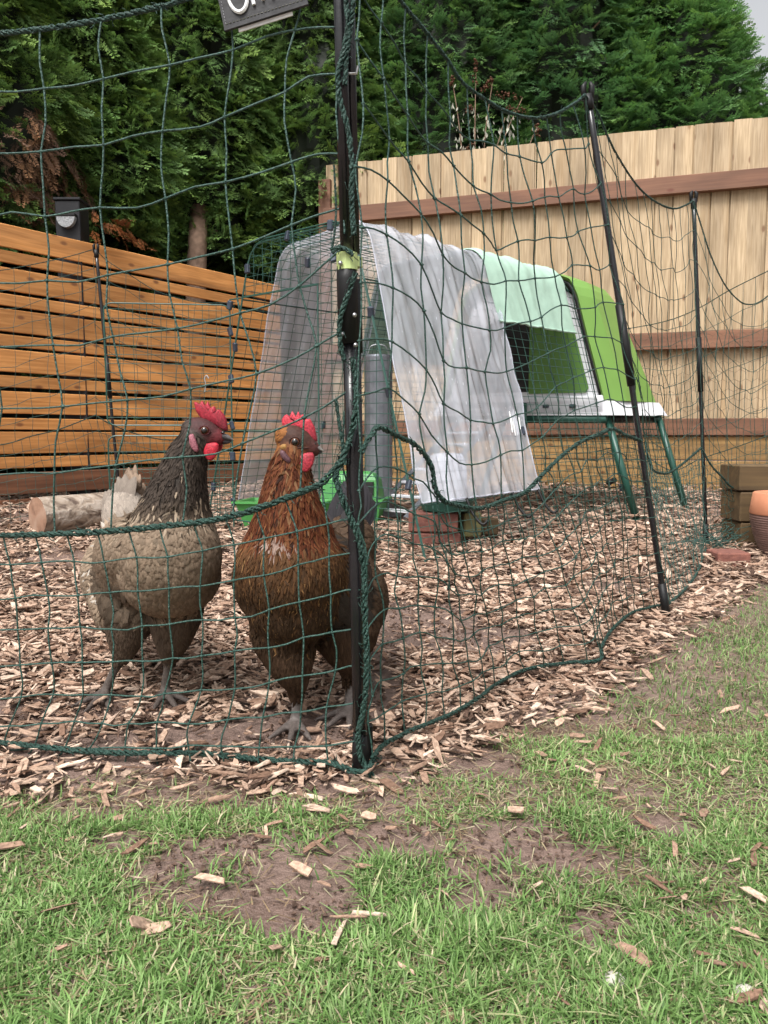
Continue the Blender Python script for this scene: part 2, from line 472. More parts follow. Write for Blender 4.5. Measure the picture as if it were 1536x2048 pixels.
# ================================================================== GROUND
def axis_pts(a, b, step, far):
    core = np.arange(a, b + 1e-6, step)
    out = [far]
    lo = [a]; d = step
    while lo[-1] > -far:
        d *= 1.35; lo.append(lo[-1] - d)
    hi = [b]; d = step
    while hi[-1] < far:
        d *= 1.35; hi.append(hi[-1] + d)
    return np.concatenate([lo[1:][::-1], core, hi[1:]])
gx = axis_pts(-2.6, 3.0, .022, 160); gy = axis_pts(.0, 6.4, .022, 160)
X, Y = np.meshgrid(gx, gy, indexing='ij')
gmb = MB(); gmb.grid(np.stack([X, Y, gz(X, Y)], -1), flip=True)

m, t, b = nmat('soil')
n1 = N(t, 'ShaderNodeTexNoise'); n1.inputs['Scale'].default_value = 3.5; n1.inputs['Detail'].default_value = 6
n2 = N(t, 'ShaderNodeTexNoise'); n2.inputs['Scale'].default_value = 70; n2.inputs['Detail'].default_value = 6; n2.inputs['Roughness'].default_value = .65
c0 = coords(t)
t.links.new(c0, n1.inputs['Vector']); t.links.new(c0, n2.inputs['Vector'])
r1 = ramp(t, [(.3, (.14, .09, .071)), (.55, (.20, .135, .11)), (.75, (.115, .074, .057))], n1.outputs[0])
r2 = ramp(t, [(.25, (.5, .48, .46)), (.6, (1.1, 1.1, 1.1))], n2.outputs[0])
t.links.new(mix(t, r1.outputs[0], r2.outputs[0], .85, 'MULTIPLY'), b.inputs['Base Color'])
rr = ramp(t, [(.35, (.42,) * 3), (.6, (.75,) * 3)], n1.outputs[0]); t.links.new(rr.outputs[0], b.inputs['Roughness'])
bump(t, b, n2.outputs[0], .8, .012)
M_SOIL = m
gmb.build('ground', M_SOIL, None, smooth=True, kind='structure')

# lawn edge as Y(x), and bare patches
_edge = np.array([on_ground(*p)[:2] for p in ((-700, 1560), (0, 1572), (200, 1568), (420, 1572), (650, 1590), (800, 1575), (920, 1500), (1040, 1440), (1160, 1395), (1290, 1315), (1420, 1225), (1536, 1165))] + [[1.9, 3.0], [3.2, 4.4]])
def lawn_dist(x, y):          # >0 on the lawn, <0 in the mulch bed
    e = np.interp(x, _edge[:, 0], _edge[:, 1])
    s = np.where(x > .1, .72, .98)
    return (e - y) * s
def ellipses(lst):
    out = []
    for px, py, rx, ry in lst:
        c = on_ground(px, py); a = on_ground(px + rx, py); u = on_ground(px, py - ry); d = on_ground(px, py + ry)
        out.append((c[0], (u[1] + d[1]) / 2, abs(a[0] - c[0]), abs(u[1] - d[1]) / 2))
    return out
MUD = ellipses([(540, 1755, 280, 85), (620, 1835, 160, 60), (900, 1790, 160, 60), (1080, 1700, 170, 55), (760, 1700, 130, 45), (640, 1790, 160, 50), (1190, 1870, 60, 40), (1330, 1650, 70, 26), (1220, 1850, 50, 30), (240, 1690, 70, 22), (980, 1540, 90, 36), (620, 1575, 90, 22)])
BARE = ellipses([(590, 1470, 130, 45), (840, 1260, 130, 50), (970, 1285, 100, 26), (400, 1475, 90, 18), (110, 1120, 80, 14), (760, 1400, 40, 60), (205, 1425, 50, 26), (330, 1425, 50, 26), (695, 1455, 50, 26)])
def emask(x, y, lst):
    m = np.zeros_like(np.asarray(x, float))
    for cx, cy, a, b_ in lst:
        d = ((x - cx) / a) ** 2 + ((y - cy) / b_) ** 2
        m = np.maximum(m, np.clip(1.5 - d, 0, 1))
    return m

# ================================================================== LEFT SLATTED FENCE
LA = np.array([-1.92, 4.0]); LD = np.array([1.18, 1.65]); LD /= np.linalg.norm(LD); LN = np.array([-LD[1], LD[0]])
lf = thing('slatted_fence', (LA[0], LA[1], float(gz(*LA))), 'orange stained fence of alternating wide and narrow horizontal slats', 'fence')
slat_px = [(449, 490), (501, 522), (535, 578), (589, 609), (620, 660), (671, 690), (701, 741), (751, 774), (784, 825), (838, 857), (865, 906), (916, 935), (946, 990), (1000, 1021)]
s0, s1 = -1.9, 2.02
ang = math.atan2(LD[1], LD[0])
def slat_mesh(h, L, mat, sd):
    r = np.random.default_rng(sd); mb = MB()
    mb.box((0, 0, 0), (L, .02, h), bev=.003)
    return mb.mesh('slat', mat)
cache = {}
for i, (a, b_) in enumerate(slat_px):
    z1 = at(0, a, 4.0)[2]; z0 = at(0, b_, 4.0)[2]
    h = z1 - z0; wide = h > .08
    key = (wide, i >= 12)
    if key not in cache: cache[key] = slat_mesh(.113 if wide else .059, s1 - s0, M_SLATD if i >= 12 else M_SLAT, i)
    c = LA + LD * (s0 + s1) / 2
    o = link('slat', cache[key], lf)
    o.location = (c[0] - LA[0] + LN[0] * .002 * (i % 3), c[1] - LA[1] + LN[1] * .002 * (i % 3), (z0 + z1) / 2 - lf.location.z)
    o.rotation_euler = (random.uniform(-.02, .02), 0, ang)
for s in (-1.6, -.25, 1.05, 1.93):
    p = LA + LD * s + LN * .065
    mb = MB(); mb.box((p[0], p[1], .72), (.075, .075, 1.5), rot_z(ang), .004); mb.build('post', M_DPOST, lf)

# black post with a half-round lamp rising behind the slats
lp = at(146, 470, 4.42)
lamp = thing('post_lamp', (lp[0], lp[1], .06), 'square black post with a half round clear lamp on its face behind the orange slats', 'lamp')
la = ang - .95
R = rot_z(la)
top = at(146, 408, 4.42)[2]
mb = MB(); mb.box((lp[0], lp[1], (top + .06) / 2), (.135, .135, top - .06), R, .004); mb.build('post', M_DPOST, lamp)
mb = MB(); mb.box((lp[0], lp[1], top + .008), (.15, .15, .016), R, .004); mb.build('cap', M_DPOST, lamp)
fr = R @ np.array([0, -1, 0.]); fx_ = R @ np.array([1., 0, 0])
cz = at(158, 442, 4.42)[2]; cpos = np.array([lp[0], lp[1], cz]) + fr * .068
mb = MB(); pts = [cpos + fx_ * .05 * math.cos(q) + np.array([0, 0, .058 * math.sin(q)]) for q in np.linspace(math.pi, 2 * math.pi, 12)]
mb.prism(pts, fr * .03); mb.build('lens', M_LENS, lamp)
mb = MB(); mb.box(cpos + fr * .016 + np.array([0, 0, .008]), (.106, .036, .016), R, .003); mb.build('hood', M_BLACK2, lamp)

# ================================================================== RIGHT BOARDED FENCE
RA = np.array([-.16, 5.56]); RB = np.array([2.275, 4.80]); RDv = (RB - RA) / np.linalg.norm(RB - RA); RN = np.array([RDv[1], -RDv[0]])   # towards camera
rang = math.atan2(RDv[1], RDv[0])
def rf_z(py, px=1536): return at(px, py, 4.80)[2]
rf = thing('boarded_fence', (RA[0], RA[1], float(gz(*RA))), 'tall pale timber fence of overlapping upright boards with red brown rails', 'fence')
ztop, zbot = rf_z(235), .41
def feather(sd, h):
    r = np.random.default_rng(sd); mb = MB()
    wd, t0, t1 = .128, .024, .006
    nz = 6; zs = np.linspace(0, h, nz); rows = []
    for z in zs:
        e = r.normal(size=4) * .0007
        rows.append([[-.0505, -.021 + e[0], z], [.0490, -.013 + e[1], z], [.0492, -.001, z], [.060, -.001, z], [.060, .004, z], [-.0505, .004, z]])
    V = np.array(rows).reshape(-1, 3); i = np.arange(nz - 1)[:, None] * 6; j = np.arange(6)[None]; k = (j + 1) % 6; tp = (nz - 1) * 6
    mb.add(V, [np.stack([i + j, i + k, i + 6 + k, i + 6 + j], -1).reshape(-1, 4), np.array([[5, 2, 1, 0], [5, 4, 3, 2]]), np.array([[0, 1, 2, 5], [2, 3, 4, 5]]) + tp])
    return mb.mesh('board', M_BOARD)
boards = [feather(q, ztop - zbot) for q in range(4)]
pitch = .104; s = -.20; i = 0
while s < 4.5:
    o = link('board', boards[i % 4], rf)
    p = RDv * s
    o.location = (p[0], p[1], zbot - rf.location.z + random.uniform(-.005, .004))
    o.rotation_euler = (0, random.uniform(-.005, .005), rang - .035 + random.uniform(-.03, .03))
    o.scale = (1, 1, 1)
    s += pitch * random.uniform(.97, 1.03); i += 1
rl = MB(); rl.box((0, 0, 0), (4.72, .045, .105), bev=.003); rail_me = rl.mesh('rail', M_RAIL)
for za in (rf_z(360), rf_z(678), .47):
    o = link('rail', rail_me, rf); p = RDv * 2.1 + RN * .047
    o.location = (p[0], p[1], za - rf.location.z); o.rotation_euler = (0, 0, rang)
gl = MB(); gl.box((0, 0, 0), (4.72, .045, .148), bev=.004); gme = gl.mesh('gravel_board', M_GRAVEL)
for za in (.338, .186, .04):
    o = link('gravel_board', gme, rf); p = RDv * 2.1 + RN * (.02 + .004 * za)
    o.location = (p[0], p[1], za - rf.location.z); o.rotation_euler = (0, 0, rang)
for s in (-.255, 1.5, 3.3):
    p = RA + RDv * s - RN * (.055 if s > 0 else .0)
    mb = MB(); mb.box((p[0], p[1], (ztop - .1) / 2), (.09, .09, ztop - .1), rot_z(rang), .004); mb.build('post', M_RAIL, rf)

# rusty hexagonal wire fixed in front of the boards
cw = thing('chicken_wire', (RA[0] + RDv[0] * 1.6 + RN[0] * .3, RA[1] + RDv[1] * 1.6 + RN[1] * .3, .1), 'rusty hexagonal wire mesh stretched low in front of the pale boarded fence', 'wire mesh')
mb = MB(); hx, hz = .062, .072
P0 = RA + RN * .32
def cwp(s, z): 
    return np.array([P0[0] + RDv[0] * s + RN[0] * .02 * math.sin(s * 5 + z * 4), P0[1] + RDv[1] * s + RN[1] * .02 * math.sin(s * 5 + z * 4), z + .012 * math.sin(s * 3)])
rows = 17
for r_ in range(rows):
    P = []; 
    k = 0; s = 1.15 + (r_ % 2) * hx / 2
    while s < 3.6:
        z = .12 + r_ * hz * .75
        P.append(cwp(s, z)); P.append(cwp(s + hx / 2, z + hz * .25)); s += hx
        if r_ < rows - 1:
            mb.tube([cwp(s - hx / 2, z + hz * .25), cwp(s - hx / 2, z + hz * .75)], .0011, 3, False)
    mb.tube(np.array(P), .0011, 3, False)
mb.tube(np.array([cwp(s, .12 + rows * hz * .75 - .02) for s in np.linspace(1.1, 3.6, 30)]), .0014, 4)
mb.build('wire', M_WEB, cw)

# ================================================================== CYPRESSES
def spray(sd, n=13, droop=.5):
    """one flat feathery spray along +X, made of small scale-leaf strips"""
    r = np.random.default_rng(sd); V = []; T = []; k = 0
    def strip(p, d, L, w, up):
        nonlocal k
        sd_ = np.cross(up, d); sd_ /= np.linalg.norm(sd_) + 1e-9
        m_ = p + d * L * .45
        e = p + d * L + np.array([0, 0, -L * .18 * droop])
        V.extend([p, m_ + sd_ * w, m_ - sd_ * w, e]); T.extend([[k, k + 2, k + 1], [k + 1, k + 2, k + 3]]); k += 4
    for i in range(n):
        u = (i + .3) / n
        base = np.array([u * .17, 0, -.5 * droop * (u * .17) ** 1.6 * 2.2])
        for sgn in (-1, 1):
            a = sgn * math.radians(r.uniform(32, 55)); L = (.062 * (1 - u * .75) + .012) * r.uniform(.75, 1.2)
            d = np.array([math.cos(a), math.sin(a), r.uniform(-.3, .22)]); d /= np.linalg.norm(d)
            strip(base, d, L, .0042, np.array([0, 0, 1.]))
            for q in (.4, .7):
                for s2 in (-1, 1):
                    a2 = a + s2 * .62
                    d2 = np.array([math.cos(a2), math.sin(a2), r.uniform(-.3, .25)]); d2 /= np.linalg.norm(d2)
                    strip(base + d * L * q, d2, L * .42, .0036, np.array([0, 0, 1.]))
    tone = np.linspace(0, 1, len(V))
    V = np.array(V); return V, np.array(T), V[:, 0] / .2
SPR = [spray(q, 9, .3 + .25 * q) for q in range(4)]
def place(tpls, P, Xd, Zd, S, colf, mb_list):
    """copies of the templates at P with x axis Xd and approximate up Zd"""
    Xd = Xd / np.linalg.norm(Xd, axis=1)[:, None]
    Yd = np.cross(Zd, Xd); Yd /= np.linalg.norm(Yd, axis=1)[:, None] + 1e-9
    Zd = np.cross(Xd, Yd)
    which = rng.integers(0, len(tpls), len(P))
    for w_, (V, T, tt) in enumerate(tpls):
        I = np.where(which == w_)[0]
        if not len(I): continue
        W = (V[None, :, 0:1] * Xd[I][:, None] + V[None, :, 1:2] * Yd[I][:, None] + V[None, :, 2:3] * Zd[I][:, None]) * S[I][:, None, None] + P[I][:, None]
        F = (T[None] + (np.arange(len(I)) * len(V))[:, None, None]).reshape(-1, 3)
        c = colf(I, tt)                      # (len(I), nV, 3)
        mb_list.add(W.reshape(-1, 3), [F], c.reshape(-1, 3))
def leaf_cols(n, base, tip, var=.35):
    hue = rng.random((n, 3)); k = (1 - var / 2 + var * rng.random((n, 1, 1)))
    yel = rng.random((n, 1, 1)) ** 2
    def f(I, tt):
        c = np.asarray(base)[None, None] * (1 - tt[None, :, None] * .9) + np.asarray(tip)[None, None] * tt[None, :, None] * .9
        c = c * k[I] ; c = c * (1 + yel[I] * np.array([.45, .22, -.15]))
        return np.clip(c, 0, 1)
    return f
def cypress(loc, R, H, z0, label, nf, face, lean=(0, 0), dead=None, taper=1.25, tint=1.0, layered=0.0, trunk_r=.075, seed=0, clump=.28, off=(0, 0), base=(.052, .104, .032), tip=(.17, .31, .088)):
    """dense Leyland crown of sprays round a near-black shell for inner shade; loc = trunk foot"""
    r = np.random.default_rng(seed)
    root = thing('cypress_tree', (loc[0], loc[1], .08), label, 'tree', 'cypress trees of the hedge behind the fences')
    mb = MB(); zz = np.linspace(0, H * .9, 10)
    zz = np.linspace(0, H * .9, 22); bnd = np.clip((zz - z0 - .05) / .5, 0, 1) ** 1.3
    mb.tube(np.stack([loc[0] + off[0] * bnd + .04 * np.sin(zz * 1.7 + seed), loc[1] + off[1] * bnd + .03 * np.cos(zz * 1.3), zz + .02], -1), np.interp(zz, [0, .25, H * .9], [trunk_r * 1.35, trunk_r, .015]), 9)
    for q in range(9):
        z = r.uniform(.9, H * .6); a = r.uniform(0, 6.28)
        mb.tube([[loc[0], loc[1], z], [loc[0] + math.cos(a) * R * .3, loc[1] + math.sin(a) * R * .3, z + .1], [loc[0] + math.cos(a) * R * .65, loc[1] + math.sin(a) * R * .65, z + .12]] if not off[1] else [[loc[0], loc[1], min(z, z0)], [loc[0] + math.cos(a) * .1, loc[1] + .2, z0 + .12], [loc[0] + math.cos(a) * .2, loc[1] + .45, z0 + .2]], [.018, .012, .006], 5)
    mb.build('trunk', M_BARK, root, smooth=True)
    def rad(th, z):
        u = np.clip((z - z0) / (H - z0), 0, 1)
        prof = np.clip(1 - u ** taper, 0, 1) ** .8 * np.clip(.78 + u * 2.2, 0, 1)
        lump = fbm(th * R * 2.6 + seed * 7.3, z * 2.6 + seed, 3) - .5
        return R * prof * (1 + clump * 2 * lump)
    def surf(th, z, k=1.0): 
        rr = rad(th, z) * k
        return np.stack([loc[0] + off[0] + lean[0] * (z - z0) + rr * np.cos(th), loc[1] + off[1] + lean[1] * (z - z0) + rr * np.sin(th), z], -1)
    crown = MB()
    # closed near-black shell: paints the shade inside the crown and blocks the sky
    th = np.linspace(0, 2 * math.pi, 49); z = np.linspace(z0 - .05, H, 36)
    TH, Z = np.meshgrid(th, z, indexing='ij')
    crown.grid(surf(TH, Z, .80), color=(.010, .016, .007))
    # sprays
    th = face + (r.random(nf) * 2 - 1) * 1.75; zb = r.random(nf) ** 1.15 * (H - z0) + z0 - .12 * r.random(nf)
    dep = r.random(nf) ** 1.5
    P = surf(th, np.maximum(zb, z0), 1.0 - .22 * dep); P[:, 2] = zb
    e = .03
    out = np.stack([np.cos(th), np.sin(th), np.zeros(nf)], -1)
    # clump direction follows the surface bumps so masses read as layered boughs
    bn = fbm(th * R * 2.6 + seed * 7.3, (zb + .08) * 2.6 + seed, 3) - fbm(th * R * 2.6 + seed * 7.3, (zb - .08) * 2.6 + seed, 3)
    Xd = out * (.75 + .3 * r.random((nf, 1))) + np.stack([-np.sin(th), np.cos(th), np.zeros(nf)], -1) * r.normal(size=(nf, 1)) * .6
    Xd[:, 2] += r.normal(size=nf) * .3 - .05 - bn * 2.0 + (.15 if layered else -.15)
    Zd = np.stack([np.zeros(nf), np.zeros(nf), np.ones(nf)], -1) + r.normal(size=(nf, 3)) * (.3 if layered else .6) + out * .45
    S = r.uniform(.6, 1.15, nf) * (1 - .2 * dep)
    deadm = np.zeros(nf, bool)
    if dead is not None:
        for dc, dr in dead:
            deadm |= np.linalg.norm((P - np.asarray(dc)) * np.array([1, .6, 1]), axis=1) < dr * (.65 + .7 * r.random(nf))
    A = ~deadm
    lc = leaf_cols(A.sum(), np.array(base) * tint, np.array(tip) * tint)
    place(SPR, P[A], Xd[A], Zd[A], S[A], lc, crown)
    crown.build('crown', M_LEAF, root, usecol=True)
    if deadm.any():
        db = MB(); Xd[deadm, 2] -= .8
        place(SPR, P[deadm], Xd[deadm], Zd[deadm], S[deadm] * .75, leaf_cols(deadm.sum(), (.10, .062, .045), (.24, .15, .105), .9), db)
        db.build('dead_foliage', M_DEAD, root, usecol=True, label='brown dead foliage')
dA = at(115, 340, 4.5); dB = at(60, 280, 4.4); dC = at(165, 405, 4.55)
cypress((-3.15, 3.9), .85, 5.2, 1.35, 'dark cypress at the far left end of the hedge behind the orange slats', 2600, -1.1, dead=None, seed=1)
cypress((-2.58, 4.85), .80, 5.4, 1.55, 'cypress with a brown dead patch above the black post lamp', 5200, -1.05, dead=[(dA, .30), (dC, .24), (dB, .16)], seed=2)
cypress((-2.10, 5.50), .70, 5.6, 1.78, 'yellowish green cypress between the post lamp and the bare brown trunk', 5600, -1.15, seed=3, tint=1.15)
cypress((-1.31, 5.52), .80, 5.8, 1.75, 'cypress whose bare brown trunk shows above the orange slats', 5600, -1.3, seed=4, tint=1.05, trunk_r=.085, off=(-.12, .62))
cypress((-.55, 6.45), .85, 5.6, 1.72, 'dark cypress filling the corner where the two fences meet', 4600, -1.45, seed=5, tint=.95)
cypress((.45, 6.75), 1.02, 5.8, 1.3, 'broad cypress behind the boarded fence with dried brown flower spikes before it', 5600, -1.5, seed=6, tint=.86, layered=1, base=(.052, .118, .048), tip=(.165, .34, .118))
cypress((1.45, 6.85), 1.05, 5.7, 1.3, 'bluish green cypress rising above the middle of the boarded fence', 5600, -1.55, seed=7, tint=.86, layered=1, base=(.050, .118, .053), tip=(.16, .34, .125))
cypress((2.30, 7.0), 1.22, 4.75, 1.2, 'cypress at the right end of the hedge against the white sky', 6400, -1.75, seed=8, tint=.95, layered=1, taper=1.7, base=(.052, .125, .045), tip=(.175, .365, .115))

cypress((-2.95, 6.2), 1.55, 5.0, .10, 'dark cypress added in a second row to darken the gaps between the orange slats', 1500, -1.1, seed=9, tint=.8)  # sparse second row added as dark backing against bright sky gaps
cypress((-1.25, 7.7), 1.65, 5.0, .10, 'dark cypress added in a second row to block the sky behind the bare brown trunk', 1500, -1.4, seed=10, tint=.8)
cypress((-4.05, 4.7), 1.45, 5.0, .10, 'dark cypress added in a second row to block the sky behind the left end of the orange fence', 1200, -1.0, seed=12, tint=.8)
# an orange dead twig hanging over the slats beside the lamp
tw = at(235, 462, 4.5)
tr_ = thing('dead_twig', (tw[0], tw[1], tw[2]), 'orange brown dead conifer twig hanging beside the black post lamp', 'twig')
mb = MB(); n_ = 26
P = np.stack([at(185 + 110 * q, 440 + 45 * q + 20 * (rng.random() - .5), 4.45) + rng.normal(size=3) * .02 for q in rng.random(n_)])
Xd = np.tile(np.array([.8, -.3, -.45]), (n_, 1)) + rng.normal(size=(n_, 3)) * .3
place(SPR, P, Xd, np.tile([0., 0, 1], (n_, 1)) + rng.normal(size=(n_, 3)) * .4, rng.uniform(.35, .65, n_), leaf_cols(n_, (.14, .06, .03), (.25, .11, .055), .6), mb)
mb.build('spray', M_DEAD, tr_, usecol=True)

# dried buddleia behind the boards
bd = thing('dried_buddleia', tuple(at(985, 330, 5.75)), 'dried shrub with brown flower spikes and pale withered leaves above the boards', 'shrub')
stems = MB(); lv = MB()
def bz(px, py): return at(px, py, 5.72)
for base, tip in (((930, 380), (903, 150)), ((950, 380), (952, 135)), ((965, 380), (985, 165)), ((985, 380), (1045, 195)), ((960, 380), (1010, 235)), ((1050, 380), (1073, 255)), ((1000, 380), (1040, 300))):
    a, b_ = bz(*base), bz(*tip); mid = (a + b_) / 2 + np.array([.03 * random.uniform(-1, 1), 0, .03])
    Pp = cat_rom([a, mid, b_], 6); stems.tube(Pp, np.linspace(.006, .0025, len(Pp)), 5)
    for q in range(26):
        u = random.uniform(.3, .85); p = Pp[int(u * (len(Pp) - 1))] + rng.normal(size=3) * .03
        d = np.array([random.uniform(-.5, .5), random.uniform(-.4, .1), -1]); d /= np.linalg.norm(d); L = random.uniform(.025, .06)
        sdv = np.cross(d, rng.normal(size=3)); sdv /= np.linalg.norm(sdv)
        lv.add([p, p + d * L * .5 + sdv * L * .17, p + d * L, p + d * L * .5 - sdv * L * .17], [np.array([[0, 1, 2, 3]])], np.array((.42, .42, .34)) * random.uniform(.45, 1.1))
for a, b_ in (((903, 175), (905, 150)), ((952, 165), (951, 120)), ((975, 168), (985, 158)), ((968, 178), (978, 172)), ((995, 188), (1042, 194)), ((1015, 216), (1050, 222)), ((1073, 275), (1074, 248)), ((938, 222), (940, 212)), ((930, 300), (945, 290))):
    A_, B_ = bz(*a), bz(*b_); fl = MB()
    for q in range(26):
        u = random.random(); p = A_ + (B_ - A_) * u + rng.normal(size=3) * .011 * (1.2 - u * .6)
        fl.ball(p, random.uniform(.006, .012), 3, color=np.array((.115, .058, .036)) * random.uniform(.6, 1.3))
    fl.build('flower_spike', M_DEAD, bd, usecol=True)
stems.build('stem', M_BARK, bd); lv.build('leaves', M_DEAD, bd, usecol=True, kind='stuff')
# ================================================================== MULCH, GRASS
def chip_tpl(sd):
    r = np.random.default_rng(sd + 100); L, W, H = r.uniform(.022, .060), r.uniform(.006, .018), r.uniform(.0014, .0042)
    out = np.array([[-.5, -.35], [.1, -.5], [.5, -.28], [.44, .3], [-.05, .5], [-.42, .36]]) * [L, W] + r.normal(size=(6, 2)) * [L * .08, W * .10]
    bend = r.uniform(-.8, .8); z = bend * out[:, 0] ** 2 * 3
    top = np.column_stack([out * .93, z + H * r.uniform(.55, 1.1, 6)]); bot = np.column_stack([out, z])
    V = np.vstack([top, bot]); T = [[0, 1, 2], [0, 2, 3], [0, 3, 4], [0, 4, 5]]
    for i in range(6):
        j = (i + 1) % 6; T += [[i, i + 6, j + 6], [i, j + 6, j]]
    T += [[6, 8, 7], [6, 9, 8], [6, 10, 9], [6, 11, 10]]
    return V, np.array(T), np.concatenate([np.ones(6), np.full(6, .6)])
CHIPS = [chip_tpl(q) for q in range(14)]
def chip_color(n):
    a = np.array([[.50, .36, .275], [.42, .288, .212], [.31, .20, .143], [.19, .115, .08], [.60, .455, .355], [.10, .062, .046]])
    p = np.array([.22, .25, .20, .15, .09, .09])
    return a[rng.choice(6, n, p=p)] * rng.uniform(.82, 1.14, (n, 1))
def chip_field(n, x0, x1, y0, y1, keep, smin=.7, smax=1.15, lift=.016):
    x = rng.uniform(x0, x1, n); y = rng.uniform(y0, y1, n)
    k = rng.random(n) < keep(x, y); x, y = x[k], y[k]; n = len(x)
    yaw = rng.uniform(0, 2 * math.pi, n); pit = rng.normal(size=n) * .24; rol = rng.normal(size=n) * .28
    Xd = np.stack([np.cos(yaw) * np.cos(pit), np.sin(yaw) * np.cos(pit), np.sin(pit)], -1)
    Zd = np.stack([rol * -np.sin(yaw) - pit * np.cos(yaw), rol * np.cos(yaw) - pit * np.sin(yaw), np.ones(n)], -1)
    z = gz(x, y) + .002 + lift * rng.random(n) ** 1.4
    return np.stack([x, y, z], -1), Xd, Zd, rng.uniform(smin, smax, n)
def keep_bed(x, y):
    d = lawn_dist(x, y) + .10 * (fbm(x * 9, y * 9, 2) - .5)
    k = np.clip(.5 - d * 9, 0, 1)
    k = k * (1 - .93 * np.clip(emask(x, y, BARE) * 1.5 * (.45 + fbm(x * 14, y * 14, 2)), 0, 1))
    near = np.clip(1 - (fbm(x * 5 + 3, y * 5, 2) - .60) * 5 * (y < 2.2), .25, 1)
    v = (np.abs(x) < .62 * y + .35)
    return k * near * v
mul = MB()
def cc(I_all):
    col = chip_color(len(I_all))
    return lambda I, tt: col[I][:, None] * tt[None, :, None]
for (n_, y0, y1, smin, smax, lift) in ((34000, .85, 1.9, .36, .82, .016), (28000, 1.7, 3.2, .5, 1.0, .022), (16000, 3.0, 5.6, .8, 1.5, .03)):
    P, Xd, Zd, S = chip_field(n_, -.65 * y1 - .3, .65 * y1 + .3, y0, y1, keep_bed, smin, smax, lift)
    place(CHIPS, P, Xd, Zd, S, cc(P), mul)
for (n_, y0, y1, smin, smax) in ((26000, .85, 1.9, .12, .34), (14000, 1.8, 3.2, .2, .45)):
    P, Xd, Zd, S = chip_field(n_, -.65 * y1 - .3, .65 * y1 + .3, y0, y1, lambda x, y: np.clip(keep_bed(x, y) + .25 * (lawn_dist(x, y) < .03), 0, 1), smin, smax, .014)
    place(CHIPS, P, Xd, Zd, S, cc(P), mul)
mul.build('wood_chip_mulch', M_CHIP, None, usecol=True, kind='stuff')

# chips kicked out on the grass: each one a thing
chip_me = []; chip_tone = []
for q in range(14):
    V, T, tt = CHIPS[q]
    for w_ in range(2):
        c = chip_color(1)[0]; chip_tone.append('pale' if c[0] > .44 else 'dark brown' if c[0] < .26 else 'tan')
        chip_me.append(npmesh('wood_chip', V, [T], [M_CHIP], c[None] * tt[:, None]))
def put_chip(x, y, sc, yaw, pit, rol, me, label, group=None, dz=.006):
    o = link('wood_chip', me, None, label, 'wood chip', group)
    o.location = (x, y, float(gz(x, y)) + dz); o.rotation_euler = (rol, pit, yaw); o.scale = (sc, sc, sc)
    return o
cnt = 0
while cnt < 190:
    px, py = random.uniform(-60, 1600), random.uniform(1180, 2040)
    p = on_ground(px, py); d = float(lawn_dist(p[0], p[1]))
    if d < .012: continue
    prob = math.exp(-d / .06) + (.022 if py > 1560 else .02) + .5 * math.exp(-d / .22) * (p[0] > .25)
    if random.random() > prob: continue
    k_ = random.choice([q for q in range(len(chip_me)) if chip_tone[q] != 'pale' or random.random() < .3])
    where = 'on the thin grass right beside the mulch edge' if d < .05 else 'on the sparse turf a hand away from the mulch' if d < .14 else 'on the open lawn left of the corner pole' if px < 735 else 'on the open lawn right of the corner pole' if px < 1180 else 'on the far right of the lawn'
    lab_ = 'loose %s wood chip lying %s' % (chip_tone[k_], where)
    put_chip(p[0], p[1], random.uniform(.28, .62), random.uniform(0, 6.28), random.gauss(0, .2), random.gauss(0, .22), chip_me[k_], lab_, 'loose wood chips scattered on the lawn', .008)
    cnt += 1
for px, py, sc, yaw, pit, rol, mi, lab in (
    (630, 1637, 1.0, -.35, .1, .2, 1, 'pale wood chip on the grass just in front of the black corner pole'),
    (600, 1765, 1.15, -.3, .35, .5, 5, 'curled brown bark chip standing in the middle of the bare mud'),
    (421, 1790, 1.0, -.2, .1, .3, 9, 'flat pale chip at the left end of the mud patch'),
    (678, 1902, 1.05, 1.35, .1, .1, 2, 'long pale chip pointing at the camera below the little chip pile'),
    (700, 1866, 1.1, .1, .05, .1, 12, 'dark flat chip on top of the little pile on the lawn'),
    (735, 1862, .9, -.2, -.05, .1, 3, 'short dark chip at the right of the little pile on the lawn'),
    (285, 1880, 1.25, 1.1, .6, .5, 11, 'rough grey brown bark piece tilted in the grass'),
    (552, 1925, .8, 1.4, .5, .2, 16, 'small pointed grey chip stuck upright in the grass'),
    (1268, 1938, 1.15, -.7, .2, .3, 19, 'thick chip leaning in the grass near the white stone'),
    (832, 1684, 1.0, -.9, .1, .2, 22, 'chip lying on the grass halfway between mud and corner pole'),
    (1030, 1643, 1.1, .05, .1, .1, 24, 'brown bar shaped chip on the thin grass at the right'),
    (12, 1720, 1.2, .5, .1, .3, 8, 'cream coloured chip lying alone in the grass at the left')):
    p = on_ground(px, py); put_chip(p[0], p[1], sc * .6, yaw, pit, rol, chip_me[mi], lab, None, .011)

